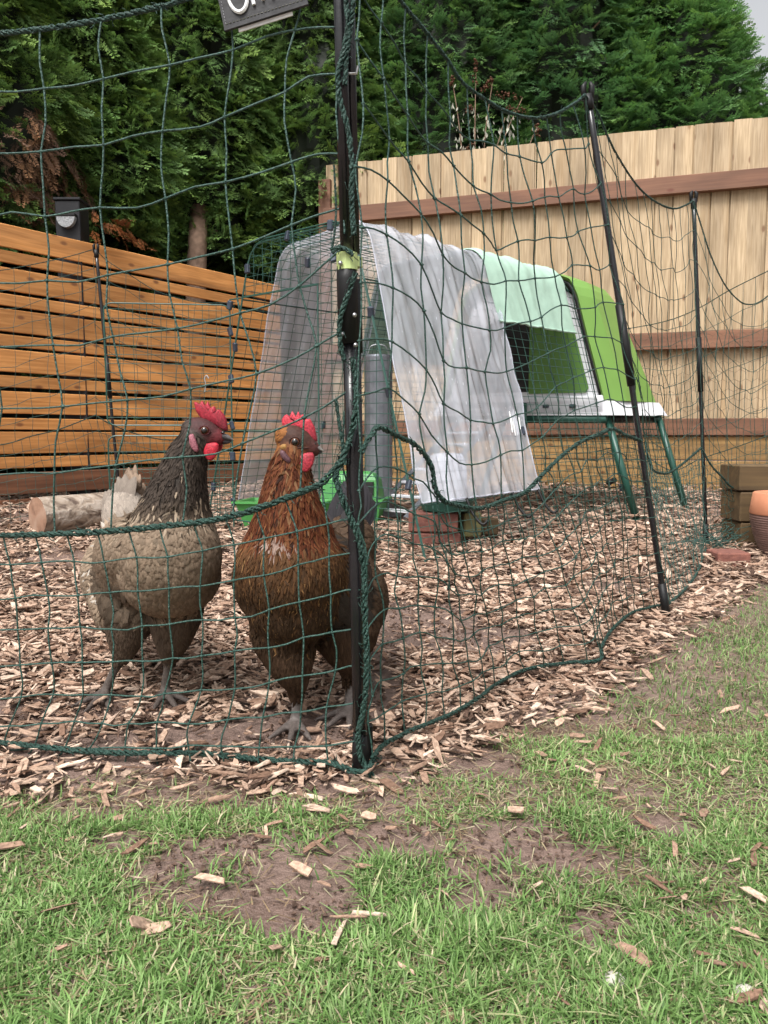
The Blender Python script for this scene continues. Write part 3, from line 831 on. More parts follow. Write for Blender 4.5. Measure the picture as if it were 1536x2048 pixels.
# grass blades
def grass(n, x0, x1, y0, y1, keep, hmin, hmax, mb, lean=.6):
    x = rng.uniform(x0, x1, n); y = rng.uniform(y0, y1, n); k = rng.random(n) < keep(x, y); x, y = x[k], y[k]; n = len(x)
    tuft = fbm(x * 22, y * 22, 2)
    h = rng.uniform(hmin, hmax, n) * (.55 + .9 * tuft); az = rng.uniform(0, 6.28, n) + 2.5 * fbm(x * 12, y * 12, 1)
    ln = np.abs(rng.normal(size=n)) * lean + .12
    wd = rng.uniform(.0005, .0011, n)
    d = np.stack([np.cos(az), np.sin(az)], -1); s_ = np.stack([-d[:, 1], d[:, 0]], -1)
    B = np.stack([x, y, gz(x, y) - .002], -1)
    V = []
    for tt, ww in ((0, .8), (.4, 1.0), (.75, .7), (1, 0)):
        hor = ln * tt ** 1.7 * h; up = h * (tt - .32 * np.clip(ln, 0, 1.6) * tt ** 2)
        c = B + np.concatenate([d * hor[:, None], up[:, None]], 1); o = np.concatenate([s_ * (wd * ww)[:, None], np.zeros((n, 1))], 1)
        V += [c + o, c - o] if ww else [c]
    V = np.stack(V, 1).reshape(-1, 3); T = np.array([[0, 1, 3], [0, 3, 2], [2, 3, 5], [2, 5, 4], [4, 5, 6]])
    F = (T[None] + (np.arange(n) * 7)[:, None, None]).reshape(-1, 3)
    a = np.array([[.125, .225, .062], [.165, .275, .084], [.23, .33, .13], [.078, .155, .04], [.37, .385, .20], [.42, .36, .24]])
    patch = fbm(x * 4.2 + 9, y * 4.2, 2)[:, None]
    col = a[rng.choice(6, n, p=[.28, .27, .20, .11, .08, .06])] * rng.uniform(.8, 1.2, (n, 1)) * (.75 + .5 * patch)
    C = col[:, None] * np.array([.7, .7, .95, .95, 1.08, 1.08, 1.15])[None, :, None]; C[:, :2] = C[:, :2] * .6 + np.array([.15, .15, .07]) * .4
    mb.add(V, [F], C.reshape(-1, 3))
def keep_lawn(x, y):
    d = lawn_dist(x, y) + .09 * (fbm(x * 11, y * 11, 2) - .5)
    k = np.clip(d * 9 + .12, 0, 1)
    k = k * np.clip(1 - 1.35 * emask(x, y, MUD) * np.clip((fbm(x * 13, y * 13, 3) - .22) * 3.6, 0, 1.08), .03, 1)
    thin = np.clip((fbm(x * 7 + 5, y * 7, 3) - .32) * 4, .22, 1)
    thin = np.where((y > 1.0) & (x > .45), np.clip(thin * 1.5 + .25, 0, 1), thin)
    edge = np.where(y > .62, thin, np.clip(thin * 1.6 + .2, 0, 1))
    return k * edge
gr = MB()
grass(95000, -.75, .95, .12, 1.05, keep_lawn, .008, .019, gr, 1.05)
grass(80000, .1, 1.9, .95, 2.7, keep_lawn, .010, .022, gr, .95)
grass(16000, -.5, .6, .36, .66, lambda x, y: keep_lawn(x, y) * np.clip((fbm(x * 9, y * 9, 2) - .5) * 4, 0, 1), .018, .032, gr, .8)
grass(60000, -.5, .55, .42, .82, keep_lawn, .008, .02, gr, 1.0)
# dead thatch lying flat between the blades
def thatch(n, x0, x1, y0, y1, keep, mb):
    x = rng.uniform(x0, x1, n); y = rng.uniform(y0, y1, n); k = rng.random(n) < keep(x, y); x, y = x[k], y[k]; n = len(x)
    az = rng.uniform(0, 6.28, n); L = rng.uniform(.008, .030, n); d = np.stack([np.cos(az), np.sin(az)], -1); s_ = np.stack([-d[:, 1], d[:, 0]], -1) * rng.uniform(.0004, .0009, n)[:, None]
    z = gz(x, y) + .002 + .004 * rng.random(n); e = np.stack([x, y], -1) + d * L[:, None]; z2 = gz(e[:, 0], e[:, 1]) + .002 + .005 * rng.random(n)
    P = np.stack([x, y], -1)
    V = np.stack([np.column_stack([P - s_, z]), np.column_stack([P + s_, z]), np.column_stack([e + s_ * .4, z2]), np.column_stack([e - s_ * .4, z2])], 1).reshape(-1, 3)
    col = np.array([[.40, .33, .20], [.30, .22, .13], [.46, .42, .27], [.22, .15, .09]])[rng.integers(0, 4, n)] * rng.uniform(.7, 1.1, (n, 1))
    mb.add(V, [np.arange(n * 4).reshape(-1, 4)], np.repeat(col, 4, 0))
thatch(26000, -.75, .95, .30, 1.1, lambda x, y: np.clip(lawn_dist(x, y) * 9 + .5, 0, 1) * np.clip(1.15 - emask(x, y, MUD), .12, 1), gr)
thatch(16000, .1, 1.9, .95, 2.6, lambda x, y: np.clip(lawn_dist(x, y) * 9 + .5, 0, 1), gr)
# crumbs of earth on the bare ground
cr = MB()
def crumb_tpl(sd):
    r = np.random.default_rng(sd + 40); a = np.array([[0, 0, 1], [1, 0, .1], [-.5, .87, .1], [-.5, -.87, .1], [0, 0, -.6]]) * (1 + .35 * r.normal(size=(5, 1)).clip(-1, 1))
    return a * .0026, np.array([[0, 1, 2], [0, 2, 3], [0, 3, 1], [4, 2, 1], [4, 3, 2], [4, 1, 3]]), np.ones(5)
CR = [crumb_tpl(q) for q in range(6)]
def keep_cr(x, y): return np.clip(emask(x, y, MUD) + emask(x, y, BARE) + .25 * (lawn_dist(x, y) < .08), 0, 1) * np.clip((fbm(x * 20, y * 20, 2) - .38) * 5, 0, 1)
for n_, y0, y1, s0_, s1_ in ((26000, .45, 1.15, .35, 1.5), (20000, 1.0, 2.4, .6, 2.2)):
    P, Xd, Zd, S = chip_field(n_, -.8, 1.1, y0, y1, keep_cr, s0_, s1_, .002)
    S = S * rng.uniform(.4, 1.2, len(S)); c_ = np.array([.135, .088, .068]) * rng.uniform(.55, 1.15, (len(P), 1))
    place(CR, P, Xd, Zd, S, (lambda c_: lambda I, tt: np.repeat(c_[I][:, None], len(tt), 1))(c_), cr)
cr.build('soil_crumbs', M_CHIP, None, usecol=True, kind='stuff')
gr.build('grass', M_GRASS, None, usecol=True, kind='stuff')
# ================================================================== RUN AND COOP
RO = np.array([-.30, 2.776, 0]); RA_ = math.radians(47.27)
RU = np.array([math.cos(RA_), math.sin(RA_), 0]); RV = np.array([math.sin(RA_), -math.cos(RA_), 0])
RL, RC = 1.414, .60
def Lp(a, b, z, ground=True):
    p = RO + RU * a + RV * b
    p[2] = z + (.02 * max(0, p[1] - 1.2))
    return p
HB, HT, ZT, ZS, B_S = .584, .205, 1.086, 1.0, .288
def profile(n=40, off=0.0, lo=0.0):
    """(b, z) from the near foot over the top to the far foot"""
    k = (HB - B_S) / ZS
    side = [(HB - k * z, z) for z in np.linspace(lo, ZS, 10)]
    b0, z0 = side[-1]; cor = []
    for q in np.linspace(0, 1, 9)[1:]:
        c = np.array([.268, ZT - .004]); cor.append(tuple((1 - q) ** 2 * np.array([b0, z0]) + 2 * q * (1 - q) * c + q * q * np.array([HT, ZT])))
    half = np.array(side + cor)
    if off:
        T = np.gradient(half, axis=0); T /= np.linalg.norm(T, axis=1)[:, None]
        half = half + np.stack([T[:, 1], -T[:, 0]], -1) * off
    full = np.vstack([half, (half * [-1, 1])[::-1]])
    L = np.concatenate([[0], np.cumsum(np.linalg.norm(np.diff(full, axis=0), axis=1))])
    t = np.linspace(0, L[-1], n)
    return np.stack([np.interp(t, L, full[:, 0]), np.interp(t, L, full[:, 1])], -1)
PR = profile(56)
PL = np.concatenate([[0], np.cumsum(np.linalg.norm(np.diff(PR, axis=0), axis=1))])
def on_prof(s): return np.interp(s, PL, PR[:, 0]), np.interp(s, PL, PR[:, 1])
WR = .0012
run = thing('chicken_run', Lp(0, 0, 0), 'dark green wire run with a rounded top joined to the green coop', 'chicken run')
# skins: near side, roof, far side
S_side = PL[-1] * .335
for nm, sa, sb in (('side_panel', 0, S_side), ('roof_panel', S_side, PL[-1] - S_side), ('side_panel', PL[-1] - S_side, PL[-1])):
    mb = MB()
    for s in np.arange(sa, sb + .001, (sb - sa) / round((sb - sa) / .034)):
        b_, z_ = on_prof(s); edge = s - sa < .001 or sb - s < .001
        mb.tube([Lp(0, b_, z_ + .01), Lp(RL, b_, z_ + .01)], WR * (2.2 if edge else 1), 4)
    ss = np.linspace(sa, sb, 14)
    for a in np.arange(0, RL + .001, RL / 26):
        edge = a < .001 or a > RL - .01
        mb.tube([Lp(a, *[q + (.01 if i else 0) for i, q in enumerate(on_prof(s))]) for s in ss], WR * (2.4 if edge else 1), 4)
    mb.build(nm, M_WIRE, run)
# side mesh below the coop, same slope
mb = MB()
for z in np.arange(.02, .47, .034):
    b_ = HB - (HB - B_S) / ZS * z
    mb.tube([Lp(RL, b_, z), Lp(RL + RC, b_, z)], WR, 4); mb.tube([Lp(RL, -b_, z), Lp(RL + RC, -b_, z)], WR, 4)
    mb.tube([Lp(RL + RC, -b_, z), Lp(RL + RC, b_, z)], WR, 4)
for a in np.arange(RL, RL + RC, .052):
    for sg in (1, -1): mb.tube([Lp(a, sg * HB, .01), Lp(a, sg * (HB - .13), .46)], WR, 4)
for b_ in np.arange(-.44, .45, .052): mb.tube([Lp(RL + RC, b_, .01), Lp(RL + RC, b_, .46)], WR, 4)
mb.build('lower_mesh', M_WIRE, run)
# end panel with its doorway
DW0, DW1, DZ0, DZM, DZ1 = -.40, .10, .05, .40, .90
mb = MB()
def half_b(z):
    return float(np.interp(z, PR[:28, 1], PR[:28, 0])) if z < PR[27, 1] else 0
for z in np.arange(.02, ZT - .02, .034):
    hb = half_b(z)
    segs = [(-hb, hb)] if not (DZ0 < z < DZ1) else [(-hb, DW0), (DW1, hb)]
    for x0, x1 in segs:
        if x1 > x0 + .01: mb.tube([Lp(0, x0, z), Lp(0, x1, z)], WR, 4)
for b_ in np.arange(-.56, .57, .052):
    zt = float(np.interp(abs(b_), PR[:28, 0][::-1], PR[:28, 1][::-1]))
    segs = [(.01, zt)] if not (DW0 < b_ < DW1) else [(.01, DZ0), (DZ1, zt)]
    for z0, z1 in segs:
        if z1 > z0 + .01: mb.tube([Lp(0, b_, z0), Lp(0, b_, z1)], WR, 4)
mb.tube([Lp(0, *q) for q in PR], .003, 5)
for z in (DZ0, DZM, DZ1): mb.tube([Lp(0, DW0, z), Lp(0, DW1, z)], .0028, 5)
for b_ in (DW0, DW1): mb.tube([Lp(0, b_, .0), Lp(0, b_, DZ1)], .0028, 5)
mb.build('end_panel', M_WIRE, run)
def frac(P, Q, u, v): return P + Q[0] * u + Q[1] * v
# the two open door leaves, swung out to the left
hinge = Lp(0, DW0, 0); tip = at(250, 770, 3.0); dv = np.array([tip[0] - hinge[0], tip[1] - hinge[1], 0]); W_ = .47; dv = dv / np.linalg.norm(dv)
for nm, z0, z1, lab in (('door', DZM + .02, DZ1 - .02, 'upper door leaf standing open'), ('door', DZ0, DZM - .02, 'lower door leaf standing open')):
    mb = MB(); c = .03
    oz = hinge[2]
    Q = lambda u, z: np.array([hinge[0] + dv[0] * u, hinge[1] + dv[1] * u, z + oz])
    loop = []
    for cx, cz, a0 in ((W_ - c, z1 - c, 0), (c, z1 - c, 90), (c, z0 + c, 180), (W_ - c, z0 + c, 270)):
        for a in np.linspace(a0, a0 + 90, 5): loop.append(Q(cx + c * math.cos(math.radians(a)), cz + c * math.sin(math.radians(a))))
    loop.append(loop[0]); mb.tube(np.array(loop), .0028, 5, False)
    for z in np.arange(z0 + .03, z1 - .01, .034): mb.tube([Q(0, z), Q(W_, z)], WR, 4)
    for u in np.arange(.052, W_, .052): mb.tube([Q(u, z0), Q(u, z1)], WR, 4)
    mb.build(nm, M_WIRE, run, label=lab)
# plastic clips along the frames
cl = MB(); cl.box((0, 0, 0), (.014, .022, .034), None, .003); clip_me = cl.mesh('clip', M_CLIP)
ps = [Lp(0, *on_prof(s)) for s in (PL[-1] - .18, PL[-1] - .45, PL[-1] - .75, PL[-1] * .62, PL[-1] * .52, PL[-1] * .44, .25, .55, .82)]
ps += [Lp(0, DW0, z) for z in (.12, .3, .42, .6, .78, .88)] + [Lp(0, b_, ZS - .02) for b_ in (.05, .18)] + [Lp(RL, HB - .28 * z, z) for z in (.46, .50, .54, .9)] + [Lp(RL * .5, HB - .28 * .4, .4), Lp(RL + .02, HB - .09, .3), Lp(RL + .02, HB - .05, .14)]
ps += [Lp(.55, -HB + .28 * .4, .42), Lp(.85, -HB + .28 * .4, .42)]
for p in ps:
    o = link('clip', clip_me, run); o.location = p - np.array(run.location); o.rotation_euler = (random.uniform(-.3, .3), random.uniform(-.4, .4), RA_ + random.uniform(-.4, .4))
# catch hook on top of the door leaf
mb = MB(); hk = at(409, 757, 3.0)
mb.tube(cat_rom([hk + np.array(q) for q in ((0, 0, -.05), (.004, 0, -.02), (.0, 0, .0), (.008, 0, .012), (.016, 0, .0))], 4), .0022, 5); mb.build('hook', M_STEEL, run)

# coop -----------------------------------------------------------------
coop = thing('chicken_coop', Lp(RL + RC / 2, 0, 0), 'green plastic hen house on splayed legs at the far end of the run', 'chicken coop')
def lid_ring(z, u):
    """rectangle ring at height z with rounded corners; u=0 bottom, 1 top"""
    hb = (HB - .10) * (1 - u) + .20 * u
    hb = float(np.interp(u, [0, .55, .84, .94, 1], [.468, .372, .325, .285, .19]))
    a0 = RL - .035 - .02 * u; a1 = float(np.interp(u, [0, .5, .8, .93, 1], [RL + RC + .02, RL + RC * .87, RL + RC * .74, RL + RC * .66, RL + RC * .52]))
    return a0, a1, hb
mb = MB(); us = np.concatenate([np.linspace(0, .8, 9), [.87, .93, .97, 1.0]]); rings = []
for u in us:
    z = .528 + (1.115 - .528) * u; a0, a1, hb = lid_ring(z, u); ring = []
    am = a0 + (a1 - a0) * .30
    # near side (two facets), back, far side, front
    pts = [(a0, hb), (am, hb + .012), (a1 - .05, hb - .03), (a1 - .012, hb - .065), (a1, hb * .5), (a1, -hb * .5), (a1 - .012, -hb + .065), (a1 - .05, -hb + .03), (am, -hb - .012), (a0, -hb)]
    rings.append([Lp(a, b_, z) for a, b_ in pts])
rings = np.array(rings); nR, nP = rings.shape[:2]
V = rings.reshape(-1, 3); i = np.arange(nR - 1)[:, None] * nP; j = np.arange(nP - 1)[None]
mb.add(V, [np.stack([i + j, i + j + 1, i + nP + j + 1, i + nP + j], -1).reshape(-1, 4)])
mb.add(rings[-1], [np.arange(nP)[None]])
# front return lip
front = np.vstack([rings[:, 0], rings[::-1, -1]]); lip = front + RU * .0
inner = []
cen = Lp(RL, 0, .7)
lipN = 2 * nR
inn = np.array([p + (cen - p) * .085 * np.array([1, 1, .6]) + RU * .03 for p in front])
mb.add(np.vstack([front, inn]), [np.stack([np.arange(lipN - 1), np.arange(1, lipN), np.arange(1, lipN) + lipN, np.arange(lipN - 1) + lipN], -1)])
lid = mb.build('lid', M_LID, coop)
# thick dark seal between lid and run
mb = MB(); mb.tube(np.array([p + (cen - p) * .05 + RU * .02 for p in front]), .011, 6); mb.build('seal', M_BLACK2, coop, smooth=True)
# white base tray: flared band under the lid
mb = MB()
for z0, z1, g0, g1 in ((.462, .530, .012, .0),):
    lo = [Lp(a, b_, z0) for a, b_ in ((RL - .03, .515), (RL + RC + .03, .475), (RL + RC + .03, -.475), (RL - .03, -.515))]
    hi = [Lp(a, b_, z1 - .003) for a, b_ in ((RL - .03, .478), (RL + RC + .008, .440), (RL + RC + .008, -.440), (RL - .03, -.478))]
    mb.add(np.array(lo + hi), [np.array([[0, 1, 5, 4], [1, 2, 6, 5], [2, 3, 7, 6], [3, 0, 4, 7], [0, 3, 2, 1], [4, 5, 6, 7]])])
mb.build('base_tray', M_WHITE, coop)
# end wall facing the run: white frame, near-black panel painting the shade in the doorway, green sliding door
fr_ = lambda b_, z, d=0: Lp(RL - .004 - d, b_, z)
mb = MB(); outl = [(.43, .53), (.35, .80), (.29, 1.0), (.19, 1.06), (-.19, 1.06), (-.29, 1.0), (-.35, .80), (-.43, .53)]
mb.prism([fr_(*q) for q in outl], RU * .02); mb.build('end_wall', M_WHITE, coop)
mb = MB(); arch = [(-.30, .575), (.31, .575), (.26, .80), (.20, .90), (.10, .955), (-.06, .955), (-.20, .90), (-.27, .78)]
mb.prism([fr_(*q, .004) for q in arch], RU * .003); mb.build('doorway', M_VOID, coop)
mb = MB(); dr = [(.06, .565), (.36, .565), (.375, .585), (.30, .83), (.24, .94), (.06, .945)]
mb.prism([fr_(*q, .009) for q in dr], RU * .004); mb.build('sliding_door', M_DOOR, coop)
mb = MB(); mb.tube([fr_(-.13, .93, .03), fr_(-.10, .80, .03)], .006, 6); mb.ball(fr_(-.10, .79, .034), (.022, .022, .026), 6); mb.build('handle', M_BLACK2, coop)
mb = MB(); mb.box(Lp(RL - .02, 0, .505), (.02, .92, .08), rot_z(RA_), .004); mb.build('front_band', M_WHITE, coop)
for b_ in (.05, .17, .31):
    mb = MB(); mb.box(Lp(RL - .036, b_, .505), (.014, .03, .016), rot_z(RA_), .003); mb.build('catch', M_CLIP, coop)
# stand
for a in (RL - .01, RL + RC - .04):
    mb = MB(); mb.tube([Lp(a, -.47, .445), Lp(a, .47, .445)], .019, 8); mb.build('crossbar', M_GDARK, coop, smooth=True)
for b_ in (-.43, .43):
    mb = MB(); mb.tube([Lp(RL, b_, .447), Lp(RL + RC - .05, b_, .447)], .016, 8); mb.build('rail', M_BLACK2, coop, smooth=True)
for a in (RL + .01, RL + RC - .04):
    for sg in (1, -1):
        mb = MB(); mb.tube([Lp(a, sg * .455, .465), Lp(a + .0, sg * (HB + .03), .0)], .0165, 8); mb.build('leg', M_GDARK, coop, smooth=True)
mb = MB(); mb.tube([Lp(RL - .10, .08, .30), Lp(RL - .10, .08, .52)], .024, 8); mb.build('bracket', M_GDARK, coop, smooth=True)
mb = MB(); p0 = Lp(RL + .05, HB - .10, .17); mb.tube([p0, p0 - RU * .06 + np.array([0, 0, -.01])], .013, 8); mb.build('wheel_handle', M_BLACK2, coop, smooth=True)
# ladder from the doorway
lad = thing('coop_ladder', Lp(RL - .5, -.12, .03), 'grey ladder with pale rungs leaning inside the run up to the coop doorway', 'ladder')
A0, A1 = Lp(RL - .06, -.12, .52), Lp(RL - .82, -.12, .03)
for sg in (-1, 1):
    mb = MB(); mb.tube([A0 + RV * .10 * sg, A1 + RV * .10 * sg], .011, 6); mb.build('side_rail', M_GALV, lad)
for q in np.linspace(.06, .95, 9):
    p = A0 + (A1 - A0) * q; mb = MB(); mb.box(p, (.03, .19, .012), rot_z(RA_), .002); mb.build('rung', M_WHITE, lad)
# grey galvanised feeder hanging behind the ladder
gp = at(757, 975, 3.45)
gf = thing('galvanised_feeder', (gp[0], gp[1], .06), 'grey galvanised tube feeder standing inside the run behind the black corner pole', 'feeder')
zt_ = at(757, 715, 3.45)[2]
mb = MB(); mb.lathe([(0, .09), (.062, .09), (.062, zt_), (.055, zt_ + .01), (0, zt_ + .012)], (gp[0], gp[1], 0), 20); mb.build('tube', M_GALV, gf, smooth=False)
mb = MB(); mb.lathe([(0, .065), (.11, .065), (.115, .10), (.108, .10), (.104, .072), (0, .072)], (gp[0], gp[1], 0), 24); mb.build('tray', M_GALV, gf)
mb = MB(); mb.tube(cat_rom([[gp[0] - .05, gp[1], zt_], [gp[0] - .03, gp[1], zt_ + .05], [gp[0] + .03, gp[1], zt_ + .05], [gp[0] + .05, gp[1], zt_]], 5), .0025, 5); mb.build('handle', M_STEEL, gf)

# clear cover draped over the run (rests on it)
cov = thing('run_cover', Lp(.1, 0, ZT), 'clear wrinkled plastic rain cover draped over the near part of the wire run', 'cover')
def drape(a0, a1, lo_near, lo_far, off, na, np_, wr, seed, skew=(0, 0, 0)):
    pf = profile(240, off); keep = []
    for q, (b_, z) in enumerate(pf):
        if b_ >= 0 and z >= lo_near: keep.append(q)
        elif b_ < 0 and lo_far is not None and z >= lo_far: keep.append(q)
    pf = pf[keep]; L = np.concatenate([[0], np.cumsum(np.linalg.norm(np.diff(pf, axis=0), axis=1))])
    t = np.linspace(0, L[-1], np_); pf = np.stack([np.interp(t, L, pf[:, 0]), np.interp(t, L, pf[:, 1])], -1)
    nrm = np.gradient(pf, axis=0); nrm /= np.linalg.norm(nrm, axis=1)[:, None]; nrm = np.stack([nrm[:, 1], -nrm[:, 0]], -1)
    P = np.zeros((na, np_, 3))
    for i, a in enumerate(np.linspace(a0, a1, na)):
        for j in range(np_):
            s = t[j]; fold = (fbm(a * 16 + seed + s * 1.5, s * 1.7 + seed, 3) - .45) + .55 * (fbm(a * 46 + s * 3, s * 4 + 7, 2) - .5) + .5 * (.5 - abs(vnoise(a * 30 + s * 5, s * 6 - a * 8) - .5) * 2) * vnoise(a * 7, s * 3)
            d = max(0, wr * fold * 2)
            aa = a + (skew[0] + (skew[1] - skew[0]) * i / (na - 1)) * max(0, (.9 - pf[j, 1])) * (1 if pf[j, 0] > 0 else 0) + skew[2] * (1 - i / (na - 1)) * min(1, max(0, (pf[j, 0] + .2) / .45)) + .006 * (vnoise(s * 9, seed + a) - .5)
            P[i, j] = Lp(aa, pf[j, 0] + nrm[j, 0] * d, pf[j, 1] + nrm[j, 1] * d + .012)
    return P
P = drape(.15, .73, .16, .03, .006, 110, 90, .020, 3.0, (-.05, .0, -.09))
mb = MB(); mb.grid(P); mb.build('sheet', M_CLEAR, cov, smooth=True)
mb = MB(); mb.tube(P[0], .003, 5, False); mb.tube(P[-1], .003, 5, False); mb.tube(P[:, 0], .003, 5, False); mb.build('hem', M_CLEAR, cov, smooth=True)
# little white zigzag stroke near the corner of the cover
mk = MB(); c00 = P[94, 7]; du = (P[104, 7] - P[94, 7]); dz_ = P[94, 11] - P[94, 7]
nn = np.cross(du, dz_); nn /= np.linalg.norm(nn); nn *= -np.sign(nn[1])
zig = [(0, .2), (.14, .9), (.25, .1), (.36, .85), (.46, .1), (.56, .95), (.66, .15), (.78, .9), (.88, .3), (.98, .7)]
mk.tube(np.array([c00 + du * u + dz_ * v - np.array([0, .004, 0]) for u, v in zig]), .0026, 4); mk.build('white_zigzag', M_CHALK, cov)
# bungee hooks at its lower hem
for q in (36, 80, 107):
    p = P[q, 0]; mb = MB(); mb.tube(cat_rom([p, p + np.array([.02, -.02, -.05]), p + np.array([.05, -.04, -.085]), p + np.array([.07, -.04, -.07])], 4), .005, 6); mb.build('hook', M_BLACK2, cov, smooth=True)

# mint shade cloth over the run next to the coop
shc = thing('shade_cover', Lp(1.2, 0, ZT), 'mint green cloth cover folded over the top of the run beside the coop', 'cover')
P2 = drape(.70, RL - .12, .80, .70, .014, 34, 60, .016, 9.0, (.10, .07, 0))
mb = MB(); mb.grid(P2); mb.build('cloth', M_SHADE, shc, smooth=True)
mb = MB(); mb.tube(P2[:, 0], .005, 6, False); mb.build('hem', M_SHADE, shc, smooth=True)

# ================================================================== FEEDERS, DRINKER, BRICKS, LOG
def tray(P0, P1, depth, h, flare, th, mb):
    """open trough between two ground points"""
    d = (P1 - P0); L = np.linalg.norm(d); d /= L; n = np.array([d[1], -d[0], 0]); up = np.array([0, 0, 1.])
    def ring(z, e, ins=0.0):
        a, b_ = -e + ins, L + e - ins; c, f_ = -e + ins, depth + e - ins
        return [P0 + d * a - n * c + up * z, P0 + d * b_ - n * c + up * z, P0 + d * b_ - n * f_ + up * z, P0 + d * a - n * f_ + up * z]
    V = ring(0, 0) + ring(h - .008, flare) + ring(h - .008, flare + .012) + ring(h, flare + .012) + ring(h, flare - th) + ring(.01, -th)
    F = [[0, 3, 2, 1]]
    for k in range(5):
        for i in range(4):
            j = (i + 1) % 4; F.append([k * 4 + i, k * 4 + j, k * 4 + 4 + j, k * 4 + 4 + i])
    F.append([20, 21, 22, 23]); mb.add(np.array(V), [np.array(F)])
g0 = at(492, 1062, 3.06); g1 = at(628, 1066, 3.0)
g0[2] = g1[2] = .045
tr1 = thing('green_trough', tuple(g0), 'open green plastic trough on the ground behind the copper hen', 'feeder')
mb = MB(); tray(g0, g1, .13, .115, .03, .006, mb); mb.build('tray', M_FEED, tr1)
h0 = at(640, 1030, 3.30); h1 = at(755, 1030, 3.25); h0[2] = h1[2] = .05
hf = thing('hooded_feeder', tuple(h0), 'green plastic feeder with a rounded hood and square opening behind the black corner pole', 'feeder')
mb = MB(); tray(h0, h1, .16, .10, .015, .006, mb); mb.build('tray', M_FEED, hf)
d = (h1 - h0) / np.linalg.norm(h1 - h0); n = np.array([d[1], -d[0], 0]); L = np.linalg.norm(h1 - h0)
mb = MB(); rr_ = []
for z, e, f_ in ((.100, .0, 0), (.18, -.012, .01), (.205, -.03, .03), (.215, -.055, .05)):
    rr_.append([h0 - d * e - n * (f_ + .012) + np.array([0, 0, z]), h1 + d * e - n * (f_ + .012) + np.array([0, 0, z]), h1 + d * e - n * (.15 - f_) + np.array([0, 0, z]), h0 - d * e - n * (.15 - f_) + np.array([0, 0, z])])
V = np.array(rr_).reshape(-1, 3); F = []
for k in range(3):
    for i in range(4):
        j = (i + 1) % 4; F.append([k * 4 + i, k * 4 + j, k * 4 + 4 + j, k * 4 + 4 + i])
F.append([12, 13, 14, 15]); mb.add(V, [np.array(F)]); mb.build('hood', M_FEED, hf)
mb = MB(); c = h1 - d * .045 + np.array([0, 0, .145]) + n * .0005 - n * .012; mb.box(c, (.05, .012, .055), rot_z(math.atan2(d[1], d[0]))); mb.build('opening', M_VOID, hf)  # near-black block stands for the shade inside the feeder

bp = on_ground(866, 1130)
bY = 2.70
def brick(x, y, z, size, rz, mat, name, label, grp=None):
    o = thing(name, (x, y, z), label, 'brick' if 'brick' in name else 'block', grp)
    mb = MB(); mb.box((x, y, z + size[2] / 2), size, rot_z(rz), .004); mb.build('body', mat, o); return o
zb = .045
bx = (884 - 768) / FPX * bY
def solo(name, mb, mat, label, cat, loc, group=None, smooth=False, usecol=False):
    o = link(name, mb.mesh(name, mat, loc, smooth, usecol), None, label, cat, group, None, tuple(float(q) for q in loc)); return o
for nm, c, sz, rz, mt_, lab in (
    ('brick', (bx - .022, bY, zb - .03), (.165, .10, .068), .05, M_BRICK, 'lower red brick of the small stack carrying the drinker'),
    ('brick', (bx - .03, bY - .004, zb + .041), (.17, .102, .068), -.06, M_BRICK, 'upper red brick directly under the green rim of the drinker'),
    ('stone_block', (bx + .098, bY + .03, zb + .02), (.065, .09, .085), .25, M_STONE, 'mossy yellow green block at the right of the red bricks'),
    ('stone_block', (bx + .172, bY + .11, zb + .015), (.06, .08, .06), .35, M_TIMBER, 'dark block half hidden behind the mossy yellow green one')):
    mb = MB(); mb.box(np.array(c) + [0, 0, sz[2] / 2], sz, rot_z(rz), .005)
    solo(nm, mb, mt_, lab, 'brick' if nm == 'brick' else 'block', c, 'bricks and blocks under the drinker')
zb2 = zb + .041 + .069
dk = thing('drinker', (bx + .02, bY + .01, zb2), 'white drinker with a dark green base standing on the red bricks', 'drinker')
mb = MB(); mb.lathe([(0, .004), (.088, .004), (.095, .04), (.089, .04), (.084, .012), (0, .012)], (bx + .02, bY + .01, zb2), 28); mb.build('base', M_GDARK, dk)
mb = MB(); mb.lathe([(.070, .013), (.067, .17), (.05, .20), (.0, .205)], (bx + .02, bY + .01, zb2), 26); mb.build('tank', M_WHITE, dk, smooth=True)
mb = MB(); mb.tube(cat_rom([[bx - .045, bY + .01, zb2 + .18], [bx - .03, bY + .01, zb2 + .225], [bx + .07, bY + .01, zb2 + .225], [bx + .085, bY + .01, zb2 + .18]], 5), .003, 5); mb.build('handle', M_GDARK, dk)

# log
lA = at(74, 1024, 2.95); lA[2] = .036 + .073; lB = lA + np.array([.30, .34, .004])
ax = (lB - lA) / np.linalg.norm(lB - lA)
lg = thing('log', tuple(lA), 'cut log with peeling grey bark lying before the orange slats', 'log')
m, t, b = nmat('log_bark'); b.inputs['Roughness'].default_value = .9
n = N(t, 'ShaderNodeTexNoise'); n.inputs['Scale'].default_value = 14; n.inputs['Detail'].default_value = 6; n.inputs['Distortion'].default_value = .6
t.links.new(coords(t, (1, 2.2, 2.2)), n.inputs['Vector'])
r = ramp(t, [(.32, (.09, .06, .045)), (.48, (.27, .21, .16)), (.6, (.36, .30, .25)), (.75, (.16, .11, .08))], n.outputs[0]); t.links.new(r.outputs[0], b.inputs['Base Color']); bump(t, b, n.outputs[0], .8, .02)
M_LOG = m
m, t, b = nmat('log_end'); b.inputs['Roughness'].default_value = .85
wv = N(t, 'ShaderNodeTexNoise'); wv.inputs['Scale'].default_value = 16; wv.inputs['Detail'].default_value = 4; t.links.new(coords(t), wv.inputs['Vector'])
